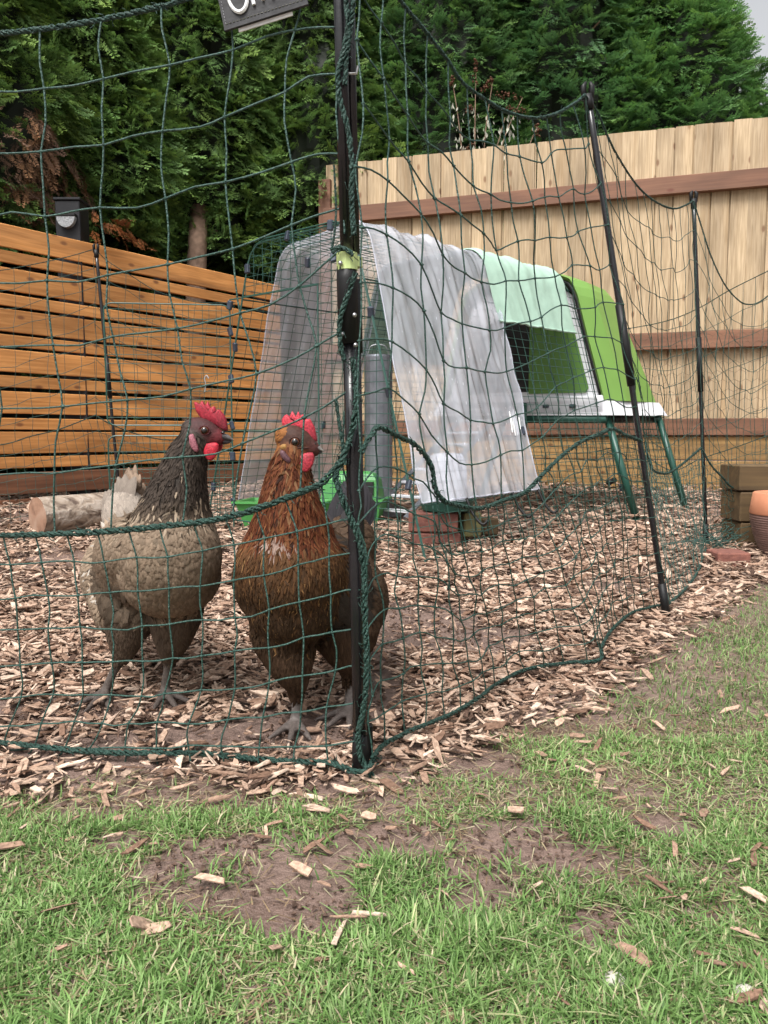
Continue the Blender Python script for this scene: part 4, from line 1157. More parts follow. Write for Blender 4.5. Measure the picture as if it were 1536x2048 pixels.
r = ramp(t, [(.35, (.16, .085, .055)), (.5, (.27, .155, .10)), (.7, (.33, .22, .16))], wv.outputs[0]); t.links.new(r.outputs[0], b.inputs['Base Color']); bump(t, b, wv.outputs[0], .3)
M_LOGE = m
mb = MB(); Ls = np.linspace(0, np.linalg.norm(lB - lA), 16); up = np.array([0, 0, 1.]); sdv = np.cross(ax, up); th = np.linspace(0, 2 * math.pi, 41)[:-1]
rings = []
for s in Ls:
    rr_ = .074 * (1 + .10 * (fbm(np.cos(th) * 1.3 + s * 5 + 9, np.sin(th) * 1.3 + s * 3, 2) - .5) + .05 * (vnoise(np.cos(th) * 5 + s * 20, np.sin(th) * 5) - .5))
    skew_ = -.03 * (1 - s / Ls[-1]) * 1.3 if s < .02 else 0
    rings.append(lA + ax * s + sdv * (rr_ * np.cos(th))[:, None] + up * (rr_ * np.sin(th))[:, None])
Pg = np.array(rings); Pg = np.concatenate([Pg, Pg[:, :1]], 1); mb.grid(Pg); mb.build('bark', M_LOG, lg, smooth=True)
for nm, k, sg in (('cut_end', 0, -1), ('cut_end', -1, 1)):
    mb = MB(); rg = Pg[k][:-1]; mb.add(np.vstack([rg, (rg.mean(0) + ax * sg * .004)[None]]), [np.stack([np.arange(40), (np.arange(40) + 1) % 40, np.full(40, 40)], -1)]); mb.build(nm, M_LOGE, lg)

# raised bed of sleepers, ribbed pot, flat brick at the right
q0 = at(1476, 1095, 2.66)
rb = thing('raised_bed', (q0[0], q0[1], .03), 'raised bed edge of three dark stacked sleepers beside the terracotta pot', 'raised bed')
zs = [at(1476, y, 2.66)[2] for y in (930, 984, 1046, 1098)]
for k in range(3):
    mb = MB(); h = zs[k] - zs[k + 1] - .004
    mb.box((q0[0] + .45 + .006 * k, q0[1] + .09, (zs[k] + zs[k + 1]) / 2), (.90, .16, h), None, .004); o = mb.build('timber', M_TIMBER, rb)
pp = on_ground(1578, 1112); pot = thing('terracotta_pot', tuple(pp), 'terracotta pot with an orange rim and brown ribbed body', 'plant pot')
zr = at(1578, 985, pp[1])[2] - pp[2]
body = []
for z in np.linspace(.0, zr * .66, 60):
    u = z / zr; body.append((.083 + .040 * math.sin(min(1, u * 1.5) * 1.5) + .0016 * math.sin(z * 2 * math.pi / .0075), z))
mb = MB(); mb.lathe([(0, 0)] + body, pp, 40); mb.build('body', M_GLAZE, pot, smooth=True)
rt = body[-1][0]
mb = MB(); mb.lathe([(rt - .002, zr * .655), (rt + .001, zr * .68), (rt - .008, zr * .985), (rt - .012, zr), (rt - .024, zr), (rt - .028, zr * .93), (rt - .02, zr * .7)], pp, 40); mb.build('rim', M_TERRA, pot, smooth=True)
mb = MB(); mb.lathe([(0, zr * .86), (rt - .03, zr * .86)], pp, 30); mb.build('compost', M_SOIL, pot)
fb = on_ground(1470, 1134)
mb = MB(); mb.box(fb + np.array([0, .05, .016]), (.098, .10, .05), rot_z(-.03), .004); solo('brick', mb, M_BRICK, 'flat red brick half buried in chips in front of the sleepers', 'brick', fb)
# pale stones in the grass
for px, py, r_, lab in ((1228, 1985, .009, 'pale white stone in the grass at the lower right'), (1490, 1996, .008, 'small beige stone near the lower right corner')):
    p = on_ground(px, py); mb = MB(); mb.ball(p + np.array([0, 0, r_ * .5]), (r_, r_ * .8, r_ * .75), 12); solo('stone', mb, M_PALE, lab, 'stone', p, None, True)
# ================================================================== NETTING POLES
def pole_path(pts, Y0, Y1, n=14):
    P = np.array([at(px, py, Y0 + (Y1 - Y0) * q) for q, (px, py) in zip(np.linspace(0, 1, len(pts)), pts)])
    return at_frac(P, n)
def topper(p, d, mb):
    for s in (-1, 1): mb.tube([p + np.array([.007 * s, 0, -.01]), p + np.array([.009 * s, 0, .018]), p + np.array([.004 * s, 0, .026])], [.006, .006, .003], 6)
    mb.tube([p - d * .03, p], [.0095, .0105], 8)
p1b = on_ground(735, 1560); PA = np.array([-.02, .911])
cp = thing('net_pole', tuple(on_ground(722, 1552)), 'tall black double pole with a lime clip at the near corner of the netting', 'pole', 'netting poles')
def mainp(y, dx=0.0, Y=.918): return at(680 + (722 - 680) * y / 1550 + dx, y, Y)
mb = MB(); mb.tube(np.array([mainp(y) for y in (-420, 0, 505)]), .0078, 10); mb.build('upper_tube', M_BLACK, cp, smooth=True)
mb = MB(); mb.tube(np.array([mainp(y, -1) for y in (534, 560, 688)]), [.0118, .0125, .0125], 10); mb.tube(np.array([mainp(y, -1) for y in (530, 540)]), .0108, 10); mb.build('sleeve', M_BLACK2, cp, smooth=True)
mb = MB(); mb.tube(np.array([mainp(y, 1) for y in (686, 900, 1200, 1470)]), .0087, 10); mb.build('lower_tube', M_BLACK, cp, smooth=True)
mb = MB(); mb.tube(np.array([mainp(y, 0) for y in (1465, 1500, 1552)]), [.0088, .011, .011], 8); mb.build('foot_spike', M_BLACK2, cp, smooth=True)
def secp(y, dx=0.0, Y=.926): return at(702 + (733 - 702) * y / 1550 + dx, y, Y)
mb = MB(); mb.tube(np.array([secp(y, -2) for y in (-420, 0, 508)]), .0058, 8); mb.build('upper_tube', M_BLACK, cp, smooth=True)
mb = MB(); mb.tube(np.array([secp(y, -2) for y in (560, 706)]), .0072, 8); mb.build('sleeve', M_BLACK2, cp, smooth=True)
mb = MB(); mb.tube(np.array([secp(y, -3) for y in (704, 1000, 1440)]), .0056, 8); mb.build('lower_tube', M_BLACK, cp, smooth=True)
mb = MB(); mb.box(at(733, 1478, .93), (.007, .010, .058), None, .002); mb.box(at(741, 1490, .945), (.006, .012, .055), None, .002); mb.build('foot_bracket', M_BLACK2, cp)
mb = MB(); mb.tube(np.array([mainp(y, 0) for y in (507, 541)]), .0122, 14); mb.build('clip', M_LIME, cp, smooth=False)
mb = MB(); mb.tube(np.array([secp(y, -2) for y in (515, 535)]), .0085, 12); mb.box(at(701, 525, .915), (.012, .008, .0115), None, .002); mb.build('clip', M_LIME, cp, smooth=False)
for px, py in ((681, 526), (684, 668), (711, 690), (709, 630)):
    mb = MB(); mb.ball(at(px, py, .905), .0028, 5); mb.build('rivet', M_STEEL, cp, smooth=True)
mb = MB(); mb.tube([at(692, 148, .905), at(713, 147, .90), at(716, 132, .90)], .0015, 5); mb.build('hook', M_STEEL, cp)

def plain_pole(pts, Y0, Y1, label, r=.0068, cuff=None):
    b_ = at(*pts[-1], Y1); g = float(gz(b_[0], b_[1]))
    o = thing('net_pole', (b_[0], b_[1], g), label, 'pole', 'netting poles')
    P = pole_path(pts, Y0, Y1); 
    k = int(len(P) * .45)
    mb = MB(); mb.tube(P[:k + 1], r, 8); mb.build('upper_tube', M_BLACK, o, smooth=True)
    mb = MB(); mb.tube(P[k:], r * .95, 8); mb.build('lower_tube', M_BLACK, o, smooth=True)
    mb = MB(); mb.tube(P[k - 1:k + 2], r * 1.35, 8); mb.build('sleeve', M_BLACK2, o, smooth=True)
    mb = MB(); topper(P[0], (P[0] - P[1]) / np.linalg.norm(P[0] - P[1]), mb); mb.build('cap', M_BLACK2, o, smooth=True)
    mb = MB(); mb.tube(P[-2:], r * 1.35, 8); mb.build('foot_spike', M_BLACK2, o, smooth=True)
    return o
plain_pole([(1175, 190), (1335, 1244)], 1.72, 1.70, 'black leaning netting pole standing before the green coop lid')
plain_pole([(1387, 398), (1413, 1100)], 2.66, 2.66, 'black upright netting pole nearest the dark sleepers and terracotta pot')
plain_pole([(192, 500), (244, 1040)], 3.3, 3.3, 'thin black netting pole in front of the orange slats near near the log', .0068)

# ================================================================== NETTING
def jit(P, a): return P + rng.normal(size=P.shape) * a
def cord(mb, P, r, sub=4, wob=.0025, n=5):
    P = np.asarray(P, float)
    Q = cat_rom(P, sub)
    if wob:
        k = np.arange(len(Q)) % sub
        Q[k != 0] += (rng.normal(size=Q.shape) * wob)[k != 0] * .5
        Q = cat_rom(Q[::2] if len(Q) > 6 else Q, 2)
    mb.tube(Q, r, n, False)
def braid(mb, P, R, sub=6, n=5, fray=0):
    """three-strand twisted rope along P"""
    Q = resample(cat_rom(P, 6), R * .9)
    T = np.gradient(Q, axis=0); T /= np.linalg.norm(T, axis=1)[:, None] + 1e-9
    A = np.cross(T, [.12, .3, .94]); A /= np.linalg.norm(A, axis=1)[:, None] + 1e-9; B = np.cross(T, A)
    s = np.arange(len(Q)) * R * .9
    for k in range(3):
        ph = s / (R * 5.5) * 2 * math.pi + k * 2.094
        w1 = vnoise(s / R * .35 + k * 31, s * 0 + k * 7.7 + P[0][0] * 50); w2 = vnoise(s / R * .8 + k * 11, s * 0 + 3.3)
        rr = R * (.42 + .30 * w1); ph = ph + 1.6 * (w2 - .5)
        for e in range(2):
            pe = ph + e * .42
            mb.tube(Q + A * (rr * np.cos(pe))[:, None] + B * (rr * np.sin(pe))[:, None], R * (.26 + .16 * w2), n - 1, False)
    for _ in range(int(fray)):
        i = rng.integers(0, len(Q)); d = rng.normal(size=3); d /= np.linalg.norm(d)
        mb.tube([Q[i], Q[i] + d * R * 1.6, Q[i] + d * R * 2.2 + T[i] * R * rng.normal()], R * .12, 3, False)
KN = []
def knots(mb, P, r):
    V0 = np.array([[0, 0, 1], [0, 0, -1], [1, 0, 0], [-1, 0, 0], [0, 1, 0], [0, -1, 0]], float)
    T = np.array([[0, 2, 4], [0, 4, 3], [0, 3, 5], [0, 5, 2], [1, 4, 2], [1, 3, 4], [1, 5, 3], [1, 2, 5]])
    P = np.asarray(P).reshape(-1, 3); n = len(P)
    s = r * (1 + .25 * rng.normal(size=(n, 6, 1)).clip(-1, 1))
    V = P[:, None] + V0[None] * s
    mb.add(V.reshape(-1, 3), [(T[None] + (np.arange(n) * 6)[:, None, None]).reshape(-1, 3)])
def weave(G, r, kr, name, parent, wob=.002, n=5, rows=True):
    """G (rows, cols, 3) knot positions -> one sheet of knotted cords"""
    mb = MB()
    for j in range(G.shape[1]): cord(mb, G[:, j], r, 4, wob, n)
    for i in range(1, G.shape[0] - 1): cord(mb, G[i], r, 4, wob, n)
    knots(mb, G[1:-1], kr)
    return mb.build(name, M_CORD, parent, smooth=True)

net = thing('chicken_netting', tuple(on_ground(735, 1560)), 'green knotted poultry netting with thick ropes across the front of the pen', 'netting')
LP0, LP1 = PA, np.array([-.51, .994])
lp_ = lambda px, py, dy=0.0: on_plane(px, py, LP0 + [0, dy], LP1 + [0, dy])
# upper big meshes, left of the corner pole (measured knots)
rows_ = [
    [(80, 57), (203, 40), (323, 12), (452, -30), (600, -92), (684, -190)],
    [(88, 177), (207, 158), (340, 130), (466, 100), (590, 60), (676, 55)],
    [(82, 303), (207, 290), (325, 262), (449, 234), (570, 184), (676, 148)],
    [(90, 433), (200, 415), (331, 397), (451, 364), (583, 324), (680, 308)],
    [(94, 561), (216, 550), (335, 529), (465, 498), (583, 450), (686, 416)],
    [(106, 690), (226, 673), (355, 657), (480, 626), (599, 571), (690, 492)],
    [(125, 813), (255, 800), (381, 778), (513, 748), (633, 692), (700, 655)],
    [(109, 947), (232, 930), (365, 914), (485, 887), (608, 835), (692, 785)],
    [(110, 1068), (222, 1062), (365, 1048), (465, 1032), (600, 985), (684, 930)]]
def extend(row, n, step):
    return [(row[0][0] - step * k, row[0][1] + 4 * k) for k in range(n, 0, -1)] + row
G = np.array([[lp_(*q) for q in extend(r_, 3, 121)] for r_ in rows_])
weave(G, .00125, .0033, 'large_mesh', net, .0055, 6)
Rx = [[133, 195, 257, 319, 386, 450, 512, 571, 642], [147, 208, 273, 337, 405, 467, 529, 594, 655], [158, 218, 275, 339, 401, 467, 527, 596, 658], [160, 223, 284, 340, 405, 470, 538, 598, 662], [166, 226, 286, 346, 403, 470, 537, 607, 664], [167, 220, 284, 330, 401, 470, 538, 605, 671], [146, 206, 257, 314, 379, 456, 525, 602, 653], [130, 182, 250, 312, 377, 443, 518, 589, 653], [115, 185, 250, 315, 382, 448, 520, 590, 660]]
Ry = [[1067, 1065, 1060, 1054, 1045, 1035, 1018, 1000, 968], [1123, 1124, 1115, 1113, 1102, 1090, 1077, 1063, 1048], [1190, 1186, 1183, 1176, 1172, 1161, 1152, 1130, 1114], [1254, 1258, 1252, 1248, 1240, 1235, 1220, 1205, 1189], [1324, 1323, 1322, 1316, 1312, 1301, 1296, 1276, 1265], [1389, 1392, 1391, 1386, 1382, 1377, 1366, 1351, 1342], [1445, 1446, 1447, 1444, 1446, 1439, 1436, 1424, 1415], [1495, 1495, 1495, 1497, 1490, 1490, 1497, 1495, 1490], [1514, 1521, 1525, 1528, 1528, 1531, 1540, 1545, 1556]]
px_end = [684, 712, 715, 718, 720, 722, 724, 722, 718]
G = []
for k in range(9):
    row = extend(list(zip(Rx[k], Ry[k])), 7, 63)
    row = [(x, y - (x < Rx[k][0]) * 2) for x, y in row]
    row.append((px_end[k], Ry[k][-1] - (38 if k == 0 else -4 if k == 8 else 10)))
    G.append([lp_(*q) for q in row])
G = np.array(G); G[1:-1, :, 1] += rng.normal(size=G.shape[:2])[1:-1] * .002
weave(G, .00115, .0028, 'fine_mesh', net, .0022, 6)
sub = MB(); braid(sub, [lp_(*q) for q in ((-320, 88), (-120, 78), (0, 67), (100, 56), (200, 40), (300, 18), (360, 2), (450, -30), (560, -72), (684, -190))], .0040, fray=60); sub.build('top_rope', M_ROPE, net, smooth=True)
sub = MB(); braid(sub, [lp_(*q, -.003) for q in ((-320, 1080), (-150, 1076), (0, 1071), (110, 1068), (222, 1062), (365, 1048), (450, 1035), (530, 1012), (600, 985), (640, 968), (668, 940), (682, 915))], .0050, fray=140); sub.build('middle_rope', M_ROPE, net, smooth=True)
sub = MB(); braid(sub, [(lambda p: p + [0, 0, .015])(on_ground(*q)) for q in ((-330, 1500), (-120, 1503), (0, 1508), (120, 1520), (220, 1526), (320, 1528), (410, 1526), (500, 1538), (600, 1545), (660, 1556), (705, 1572), (735, 1570), (752, 1548))], .0048, fray=90); sub.build('bottom_rope', M_ROPE, net, smooth=True)
# rope gathered along the corner pole
def pw(pts, Y=.902): return [at(x, y, Y) for x, y in pts]
sub = MB()
braid(sub, pw([(686, -260), (690, -100), (692, 0), (697, 45), (688, 100), (676, 150), (680, 200), (696, 260), (704, 330), (703, 400), (708, 470)]), .0040, fray=50)
braid(sub, pw([(706, -260), (706, -80), (707, 0), (701, 60), (694, 105), (690, 170)]), .0036, fray=20)
braid(sub, pw([(664, 505), (674, 496), (690, 498), (706, 510)]), .0036, fray=10)
braid(sub, pw([(711, 545), (700, 580), (684, 622), (678, 660), (683, 700), (688, 720)]), .0038, fray=20)
braid(sub, pw([(704, 715), (712, 765), (712, 815), (704, 860), (690, 905), (672, 950), (682, 990), (700, 1035), (720, 1085), (728, 1150), (731, 1260), (733, 1340), (728, 1410), (716, 1475), (724, 1520), (746, 1555)]), .0046, fray=120)
braid(sub, pw([(672, 800), (676, 830), (684, 880), (690, 930)]), .0030, fray=30)
braid(sub, pw([(668, 330), (672, 430), (664, 505)]), .0016, fray=0)
sub.build('gathered_rope', M_ROPE, net, smooth=True)

def span(A, B, top, mid, bot, nbig, nsmall, rbig=8, rsmall=8, r=.0014, kr=.003, nm='', wob=.002, mesh_n=5, sag=.0, ropeR=(.0030, .0043, .0040), ground_bottom=True, parts=True):
    T = [on_plane(*q, A, B) for q in top] if top is not None else None
    Mi = [on_plane(*q, A, B) for q in mid]; Bo = [on_ground(*q, .024) for q in bot] if ground_bottom else [on_plane(*q, A, B) for q in bot]
    def eq(P, n):
        """columns spaced evenly along the span's ground direction"""
        P = np.array(P); d = np.array(B) - np.array(A); d = d / np.linalg.norm(d)
        s = (P[:, :2] - np.array(A)) @ d; o = np.argsort(s); t = np.linspace(s.min(), s.max(), n)
        return np.stack([np.interp(t, s[o], P[o, i]) for i in range(3)], -1)
    def dense(P): return cat_rom(P, 6)
    nrm = np.array([B[1] - A[1], A[0] - B[0], 0]); nrm /= np.linalg.norm(nrm)
    if T is not None:
        t_, m_ = eq(dense(T), nbig), at_frac(dense(Mi), nbig)
        m2 = eq(dense(Mi), nbig); m_ = m_ * .5 + m2 * .5
        u = np.linspace(0, 1, rbig + 1)[:, None, None]
        G = t_[None] * (1 - u) + m_[None] * u
        env = np.sin(np.pi * u)
        c = np.linspace(0, 1, nbig)[None, :, None]
        G = G + env * nrm * sag * np.sin(np.pi * c)
        G[1:-1] += rng.normal(size=G[1:-1].shape) * .004
        weave(G, r, kr, 'large_mesh', net, wob, mesh_n)
        sub = MB(); braid(sub, T, ropeR[0], fray=40); sub.build('top_rope', M_ROPE, net, smooth=True)
    m_, b_ = at_frac(dense(Mi), nsmall), at_frac(dense(Bo), nsmall)
    u = np.linspace(0, 1, rsmall + 1)[:, None, None]
    G = m_[None] * (1 - u) + b_[None] * u
    G[1:-1] += rng.normal(size=G[1:-1].shape) * .003
    weave(G, r * .95, kr * .85, 'fine_mesh', net, wob, mesh_n)
    sub = MB(); braid(sub, Mi, ropeR[1], fray=70); sub.build('middle_rope', M_ROPE, net, smooth=True)
    sub = MB(); braid(sub, Bo, ropeR[2], fray=60); sub.build('bottom_rope', M_ROPE, net, smooth=True)
P2 = on_ground(1335, 1240)[:2]; P3 = on_ground(1413, 1098)[:2]; P2t = np.array([at(1175, 190, 1.71)[0], 1.71])
span(PA + [.012, 0], P2,
     [(712, -170), (740, -95), (800, 0), (845, 55), (895, 120), (925, 165), (965, 195), (1010, 222), (1065, 236), (1110, 228), (1150, 206), (1170, 190)],
     [(722, 905), (738, 878), (757, 855), (790, 870), (830, 890), (862, 930), (870, 975), (888, 1002), (920, 1012), (960, 1017), (1010, 1000), (1050, 985), (1080, 955), (1120, 915), (1160, 885), (1200, 868), (1225, 858), (1255, 872), (1282, 882)],
     [(746, 1562), (770, 1532), (830, 1500), (900, 1465), (960, 1425), (990, 1398), (1050, 1370), (1130, 1352), (1198, 1346), (1203, 1318), (1225, 1290), (1262, 1252), (1300, 1236), (1338, 1230)],
     14, 26, 9, 9, .0011, .0029, wob=.0028)
span(P2t, P3,
     [(1170, 190), (1195, 225), (1215, 272), (1235, 312), (1270, 366), (1300, 396), (1330, 413), (1352, 417), (1372, 410), (1386, 402)],
     [(1290, 884), (1302, 935), (1325, 947), (1345, 942), (1372, 922), (1402, 896)],
     [(1338, 1230), (1368, 1198), (1395, 1160), (1412, 1112)], 14, 24, 9, 9, .00095, .0026, wob=.003)
P4 = np.array([1.72, 3.02])
span(P3, P4,
     [(1387, 402), (1402, 450), (1422, 512), (1450, 570), (1480, 603), (1502, 609), (1522, 602), (1550, 580), (1620, 520)],
     [(1405, 900), (1422, 930), (1445, 955), (1470, 978), (1530, 990), (1620, 930)],
     [(1412, 1110), (1440, 1085), (1470, 1062), (1540, 1040), (1640, 1030)], 13, 22, 9, 8, .00095, .0026, wob=.004, ground_bottom=False)
# slack netting heaped at the third pole
hp = MB()
for q in range(22):
    c = at(random.uniform(1385, 1475), random.uniform(1062, 1112), 2.62 + random.uniform(-.05, .05)); c[2] = max(c[2], .04)
    pts = [c + rng.normal(size=3) * [.05, .03, .022] for _ in range(5)]
    for p in pts: p[2] = max(p[2], .035)
    hp.tube(cat_rom(pts, 4), .0011, 4, False); knots(hp, np.array(pts), .0034)
hp.build('slack_heap', M_CORD, net)
# rear netting: along the orange slats, and behind the coop
net2 = thing('chicken_netting', tuple(at(244, 1040, 3.3)), 'fine dark netting hung along the orange slatted fence behind the hens', 'netting')
_net = net; net = net2
A2, B2 = np.array([-1.75, 3.05]), np.array([-.85, 3.48])
span(A2, B2, [(-150, 560), (0, 541), (60, 530), (130, 515), (190, 498)], [(-150, 905), (0, 890), (60, 873), (120, 858), (192, 830)], [(-150, 1075), (0, 1062), (100, 1056), (242, 1040)], 11, 20, 9, 7, .0011, .0024, mesh_n=4, ropeR=(.0022, .003, .003), ground_bottom=False)
span(A2, B2, [(192, 500), (215, 522), (260, 550), (320, 585), (400, 605), (470, 605)], [(193, 832), (225, 850), (280, 870), (340, 880), (400, 872), (440, 858)], [(242, 1042), (300, 1040), (380, 1038), (440, 1036)], 11, 20, 9, 7, .0011, .0024, mesh_n=4, ropeR=(.0022, .003, .003), ground_bottom=False)
net3 = thing('chicken_netting', tuple(at(1540, 960, 4.2)), 'far netting with a dark rope slanting behind the coop before the pale fence', 'netting')
net = net3
A3, B3 = np.array([.9, 4.62]), np.array([2.1, 3.9])
span(A3, B3, [(1200, 664), (1270, 655), (1340, 640), (1400, 615), (1460, 580), (1540, 540), (1640, 490)], [(1180, 905), (1260, 895), (1340, 940), (1400, 918), (1470, 895), (1540, 870), (1640, 840)], [(1180, 985), (1300, 990), (1420, 1000), (1540, 1008), (1640, 1015)], 20, 36, 6, 5, .0013, .0026, mesh_n=4, ropeR=(.003, .003, .003), ground_bottom=False)
net = _net

# sign hanging on the left span
sg = thing('hanging_sign', tuple(lp_(448, 62, -.012)), 'black slate sign with white chalk letters hanging askew from the top rope', 'sign')
bl, br = lp_(449, 61, -.012), lp_(616, 8, -.012); ex = (br - bl) / np.linalg.norm(br - bl); nrm = np.array([LP1[1] - LP0[1], LP0[0] - LP1[0], 0.]); nrm = nrm / np.linalg.norm(nrm); nrm *= -np.sign(nrm[1]); ey = np.cross(ex, nrm); ey *= np.sign(ey[2])
SWd = np.linalg.norm(br - bl); SH = .085
sp = lambda u, v, d=0: bl + ex * SWd * u + ey * SH * v + nrm * d
mb = MB(); mb.prism([sp(0, 0, -.004), sp(1, 0, -.004), sp(1, 1, -.004), sp(0, 1, -.004)][::-1], nrm * .004); mb.build('board', M_SLATE, sg)
def stroke(pts, w, name='letter'):
    mb = MB(); P = np.array([sp(u, v, .0012) for u, v in pts]); mb.tube(P, w, 6); return mb.build(name, M_CHALK, sg)
stroke([(.235 + .115 * math.cos(q), .40 + .245 * math.sin(q)) for q in np.linspace(0, 2 * math.pi, 28)], np.interp(np.linspace(0, 1, 28), [0, .4, .75, 1], [.0018, .0011, .0026, .0018]))
stroke([(.398, .19), (.395, .45), (.39, .66), (.435, .68), (.475, .61), (.465, .50), (.40, .43)], .0021)
stroke([(.51, .21), (.54, .45), (.575, .68), (.60, .45), (.63, .20)], .0019)
for k, (a, b_) in enumerate((((.03, .06), (.97, .06)), ((.03, .94), (.97, .94)), ((.03, .06), (.03, .94)), ((.97, .06), (.97, .94)))):
    for q in np.linspace(0, .96, 26):
        pass
mb = MB()
for a, b_ in (((.03, .07), (.97, .07)), ((.03, .07), (.03, .94)), ((.97, .07), (.97, .94))):
    for q in np.arange(0, .97, .045):
        u0 = np.array(a) + (np.array(b_) - a) * q; u1 = np.array(a) + (np.array(b_) - a) * (q + .028)
        mb.tube([sp(*u0, .0004), sp(*u1, .0004)], .00035, 4)
mb.build('dashed_border', M_STEEL, sg)
mb = MB(); mb.prism([sp(.15, -.045, -.006), sp(.80, -.045, -.006), sp(.80, .10, -.006), sp(.15, .10, -.006)][::-1], nrm * .0015); mb.build('backing_card', M_CHALK, sg)
mb = MB()
for u in (.1, .9): mb.tube([sp(u, .97), sp(u, 1.25, -.004)], .0012, 5)
mb.build('hanging_string', M_CORD, sg)
# ================================================================== HENS
UP = np.array([0, 0, 1.])
def unit(v): v = np.asarray(v, float); return v / (np.linalg.norm(v) + 1e-12)
def frame(fwd, pitch=0.0):
    f = unit([fwd[0], fwd[1], 0]); s = np.cross(f, UP)
    f2 = f * math.cos(pitch) + UP * math.sin(pitch); u2 = np.cross(s, f2)
    return np.stack([s, f2, u2], 1)          # columns: side, forward, up
def hen_body(name, prims):
    """one continuous skin grown over ellipsoids and tapering limbs"""
    mb = MB()
    for p in prims:
        if p[0] == 'e': mb.ball(p[2], p[3], 14, p[4])
        else:
            P, R = np.asarray(p[2]), np.asarray(p[3])
            for a, b_, ra, rb in zip(P[:-1], P[1:], R[:-1], R[1:]):
                n = max(2, int(np.linalg.norm(b_ - a) / (min(ra, rb) * .35)) + 1)
                for q in np.linspace(0, 1, min(n, 14)): mb.ball(a + (b_ - a) * q, ra + (rb - ra) * q, 7)
    me = mb.mesh('tmp', [])
    ob = bpy.data.objects.new('tmp', me); COL.objects.link(ob)
    r = ob.modifiers.new('r', 'REMESH'); r.mode = 'VOXEL'; r.voxel_size = .0030
    sm = ob.modifiers.new('s', 'SMOOTH'); sm.factor = .5; sm.iterations = 5
    bpy.context.view_layer.update()
    dg = bpy.context.evaluated_depsgraph_get(); ev = ob.evaluated_get(dg)
    out = bpy.data.meshes.new_from_object(ev, depsgraph=dg)
    bpy.data.objects.remove(ob); bpy.data.meshes.remove(me)
    n = len(out.vertices); V = np.zeros(n * 3, np.float32); out.vertices.foreach_get('co', V); V = V.reshape(-1, 3).astype(float)
    out.calc_loop_triangles(); m_ = len(out.loop_triangles); T = np.zeros(m_ * 3, np.int32); out.loop_triangles.foreach_get('vertices', T); T = T.reshape(-1, 3)
    bpy.data.meshes.remove(out)
    return V, T
def region_of(P, prims):
    best = np.full(len(P), 1e9); idx = np.zeros(len(P), int)
    for k, p in enumerate(prims):
        if p[0] == 'e':
            L = (P - p[2]) @ np.asarray(p[4]); d = (np.linalg.norm(L / p[3], axis=1) - 1) * min(p[3])
        else:
            d = np.full(len(P), 1e9)
            for a, b_, ra, rb in zip(p[2][:-1], p[2][1:], p[3][:-1], p[3][1:]):
                ab = b_ - a; t = np.clip(((P - a) @ ab) / (ab @ ab), 0, 1); d = np.minimum(d, np.linalg.norm(P - a - ab * t[:, None], axis=1) - (ra + (rb - ra) * t))
        m_ = d < best; best[m_] = d[m_]; idx[m_] = k
    return idx
def feathers(V, T, count, choose, mb, seed):
    """choose(P, N) -> dict of per-feather arrays: keep, dir, L, W, lift, base, shaft, tip, shape"""
    r = np.random.default_rng(seed)
    A, B, C = V[T[:, 0]], V[T[:, 1]], V[T[:, 2]]
    n = np.cross(B - A, C - A); ar = np.linalg.norm(n, axis=1); n /= ar[:, None] + 1e-12
    bvh = BVHTree.FromPolygons(V.tolist(), T.tolist())
    f = r.choice(len(T), count, p=ar / ar.sum()); u = r.random((count, 2)); fl = u.sum(1) > 1; u[fl] = 1 - u[fl]
    P = A[f] + (B[f] - A[f]) * u[:, :1] + (C[f] - A[f]) * u[:, 1:]; Nn = n[f]
    F = choose(P, Nn, r); K = F['keep']
    idx = np.where(K)[0]
    rows = [0, .28, .58, .84, 1.0]
    VV, CC, UU = [], [], []
    for i in idx:
        d = F['dir'][i]; nn = Nn[i]; d = d - nn * (d @ nn); d = unit(d + r.normal(size=3) * F['mess'][i])
        L, W = F['L'][i] * r.uniform(.7, 1.3), F['W'][i] * r.uniform(.8, 1.2); pt = F['pt'][i]
        prof = (.55, .95, 1.0, .72, .12) if pt < .5 else (.7, 1.0, .8, .45, .03)
        p = P[i]; h0 = F['h0'][i]; lift = F['lift'][i]
        base, shaft, tip = F['base'][i], F['shaft'][i], F['tip'][i]
        ss = unit(np.cross(d, nn))
        for k, tt in enumerate(rows):
            q = p + d * L * tt
            hit = bvh.find_nearest(Vector(q), .06)
            if hit[0] is not None:
                qn = np.array(hit[1]); q = np.array(hit[0]) + qn * (h0 + lift * tt)
            s_ = ss * W * .5 * prof[k]
            side_c = base * (1 - tt) + tip * tt; mid_c = shaft * (1 - tt * .5) + tip * tt * .5
            VV += [q - s_ - nn * W * .06, q + nn * W * .06, q + s_ - nn * W * .06]; CC += [side_c, mid_c, side_c]
            UU += [(tt + seed % 7 + i * .37, 0.0 + i * 1.7), (tt + seed % 7 + i * .37, .5 + i * 1.7), (tt + seed % 7 + i * .37, 1.0 + i * 1.7)]
    m_ = len(idx); o = (np.arange(m_) * 15)[:, None, None]
    q = np.array([[k * 3 + c, k * 3 + c + 1, k * 3 + c + 4, k * 3 + c + 3] for k in range(4) for c in range(2)])
    return np.array(VV), (q[None] + o).reshape(-1, 4), np.clip(np.array(CC), 0, 1), np.array(UU)
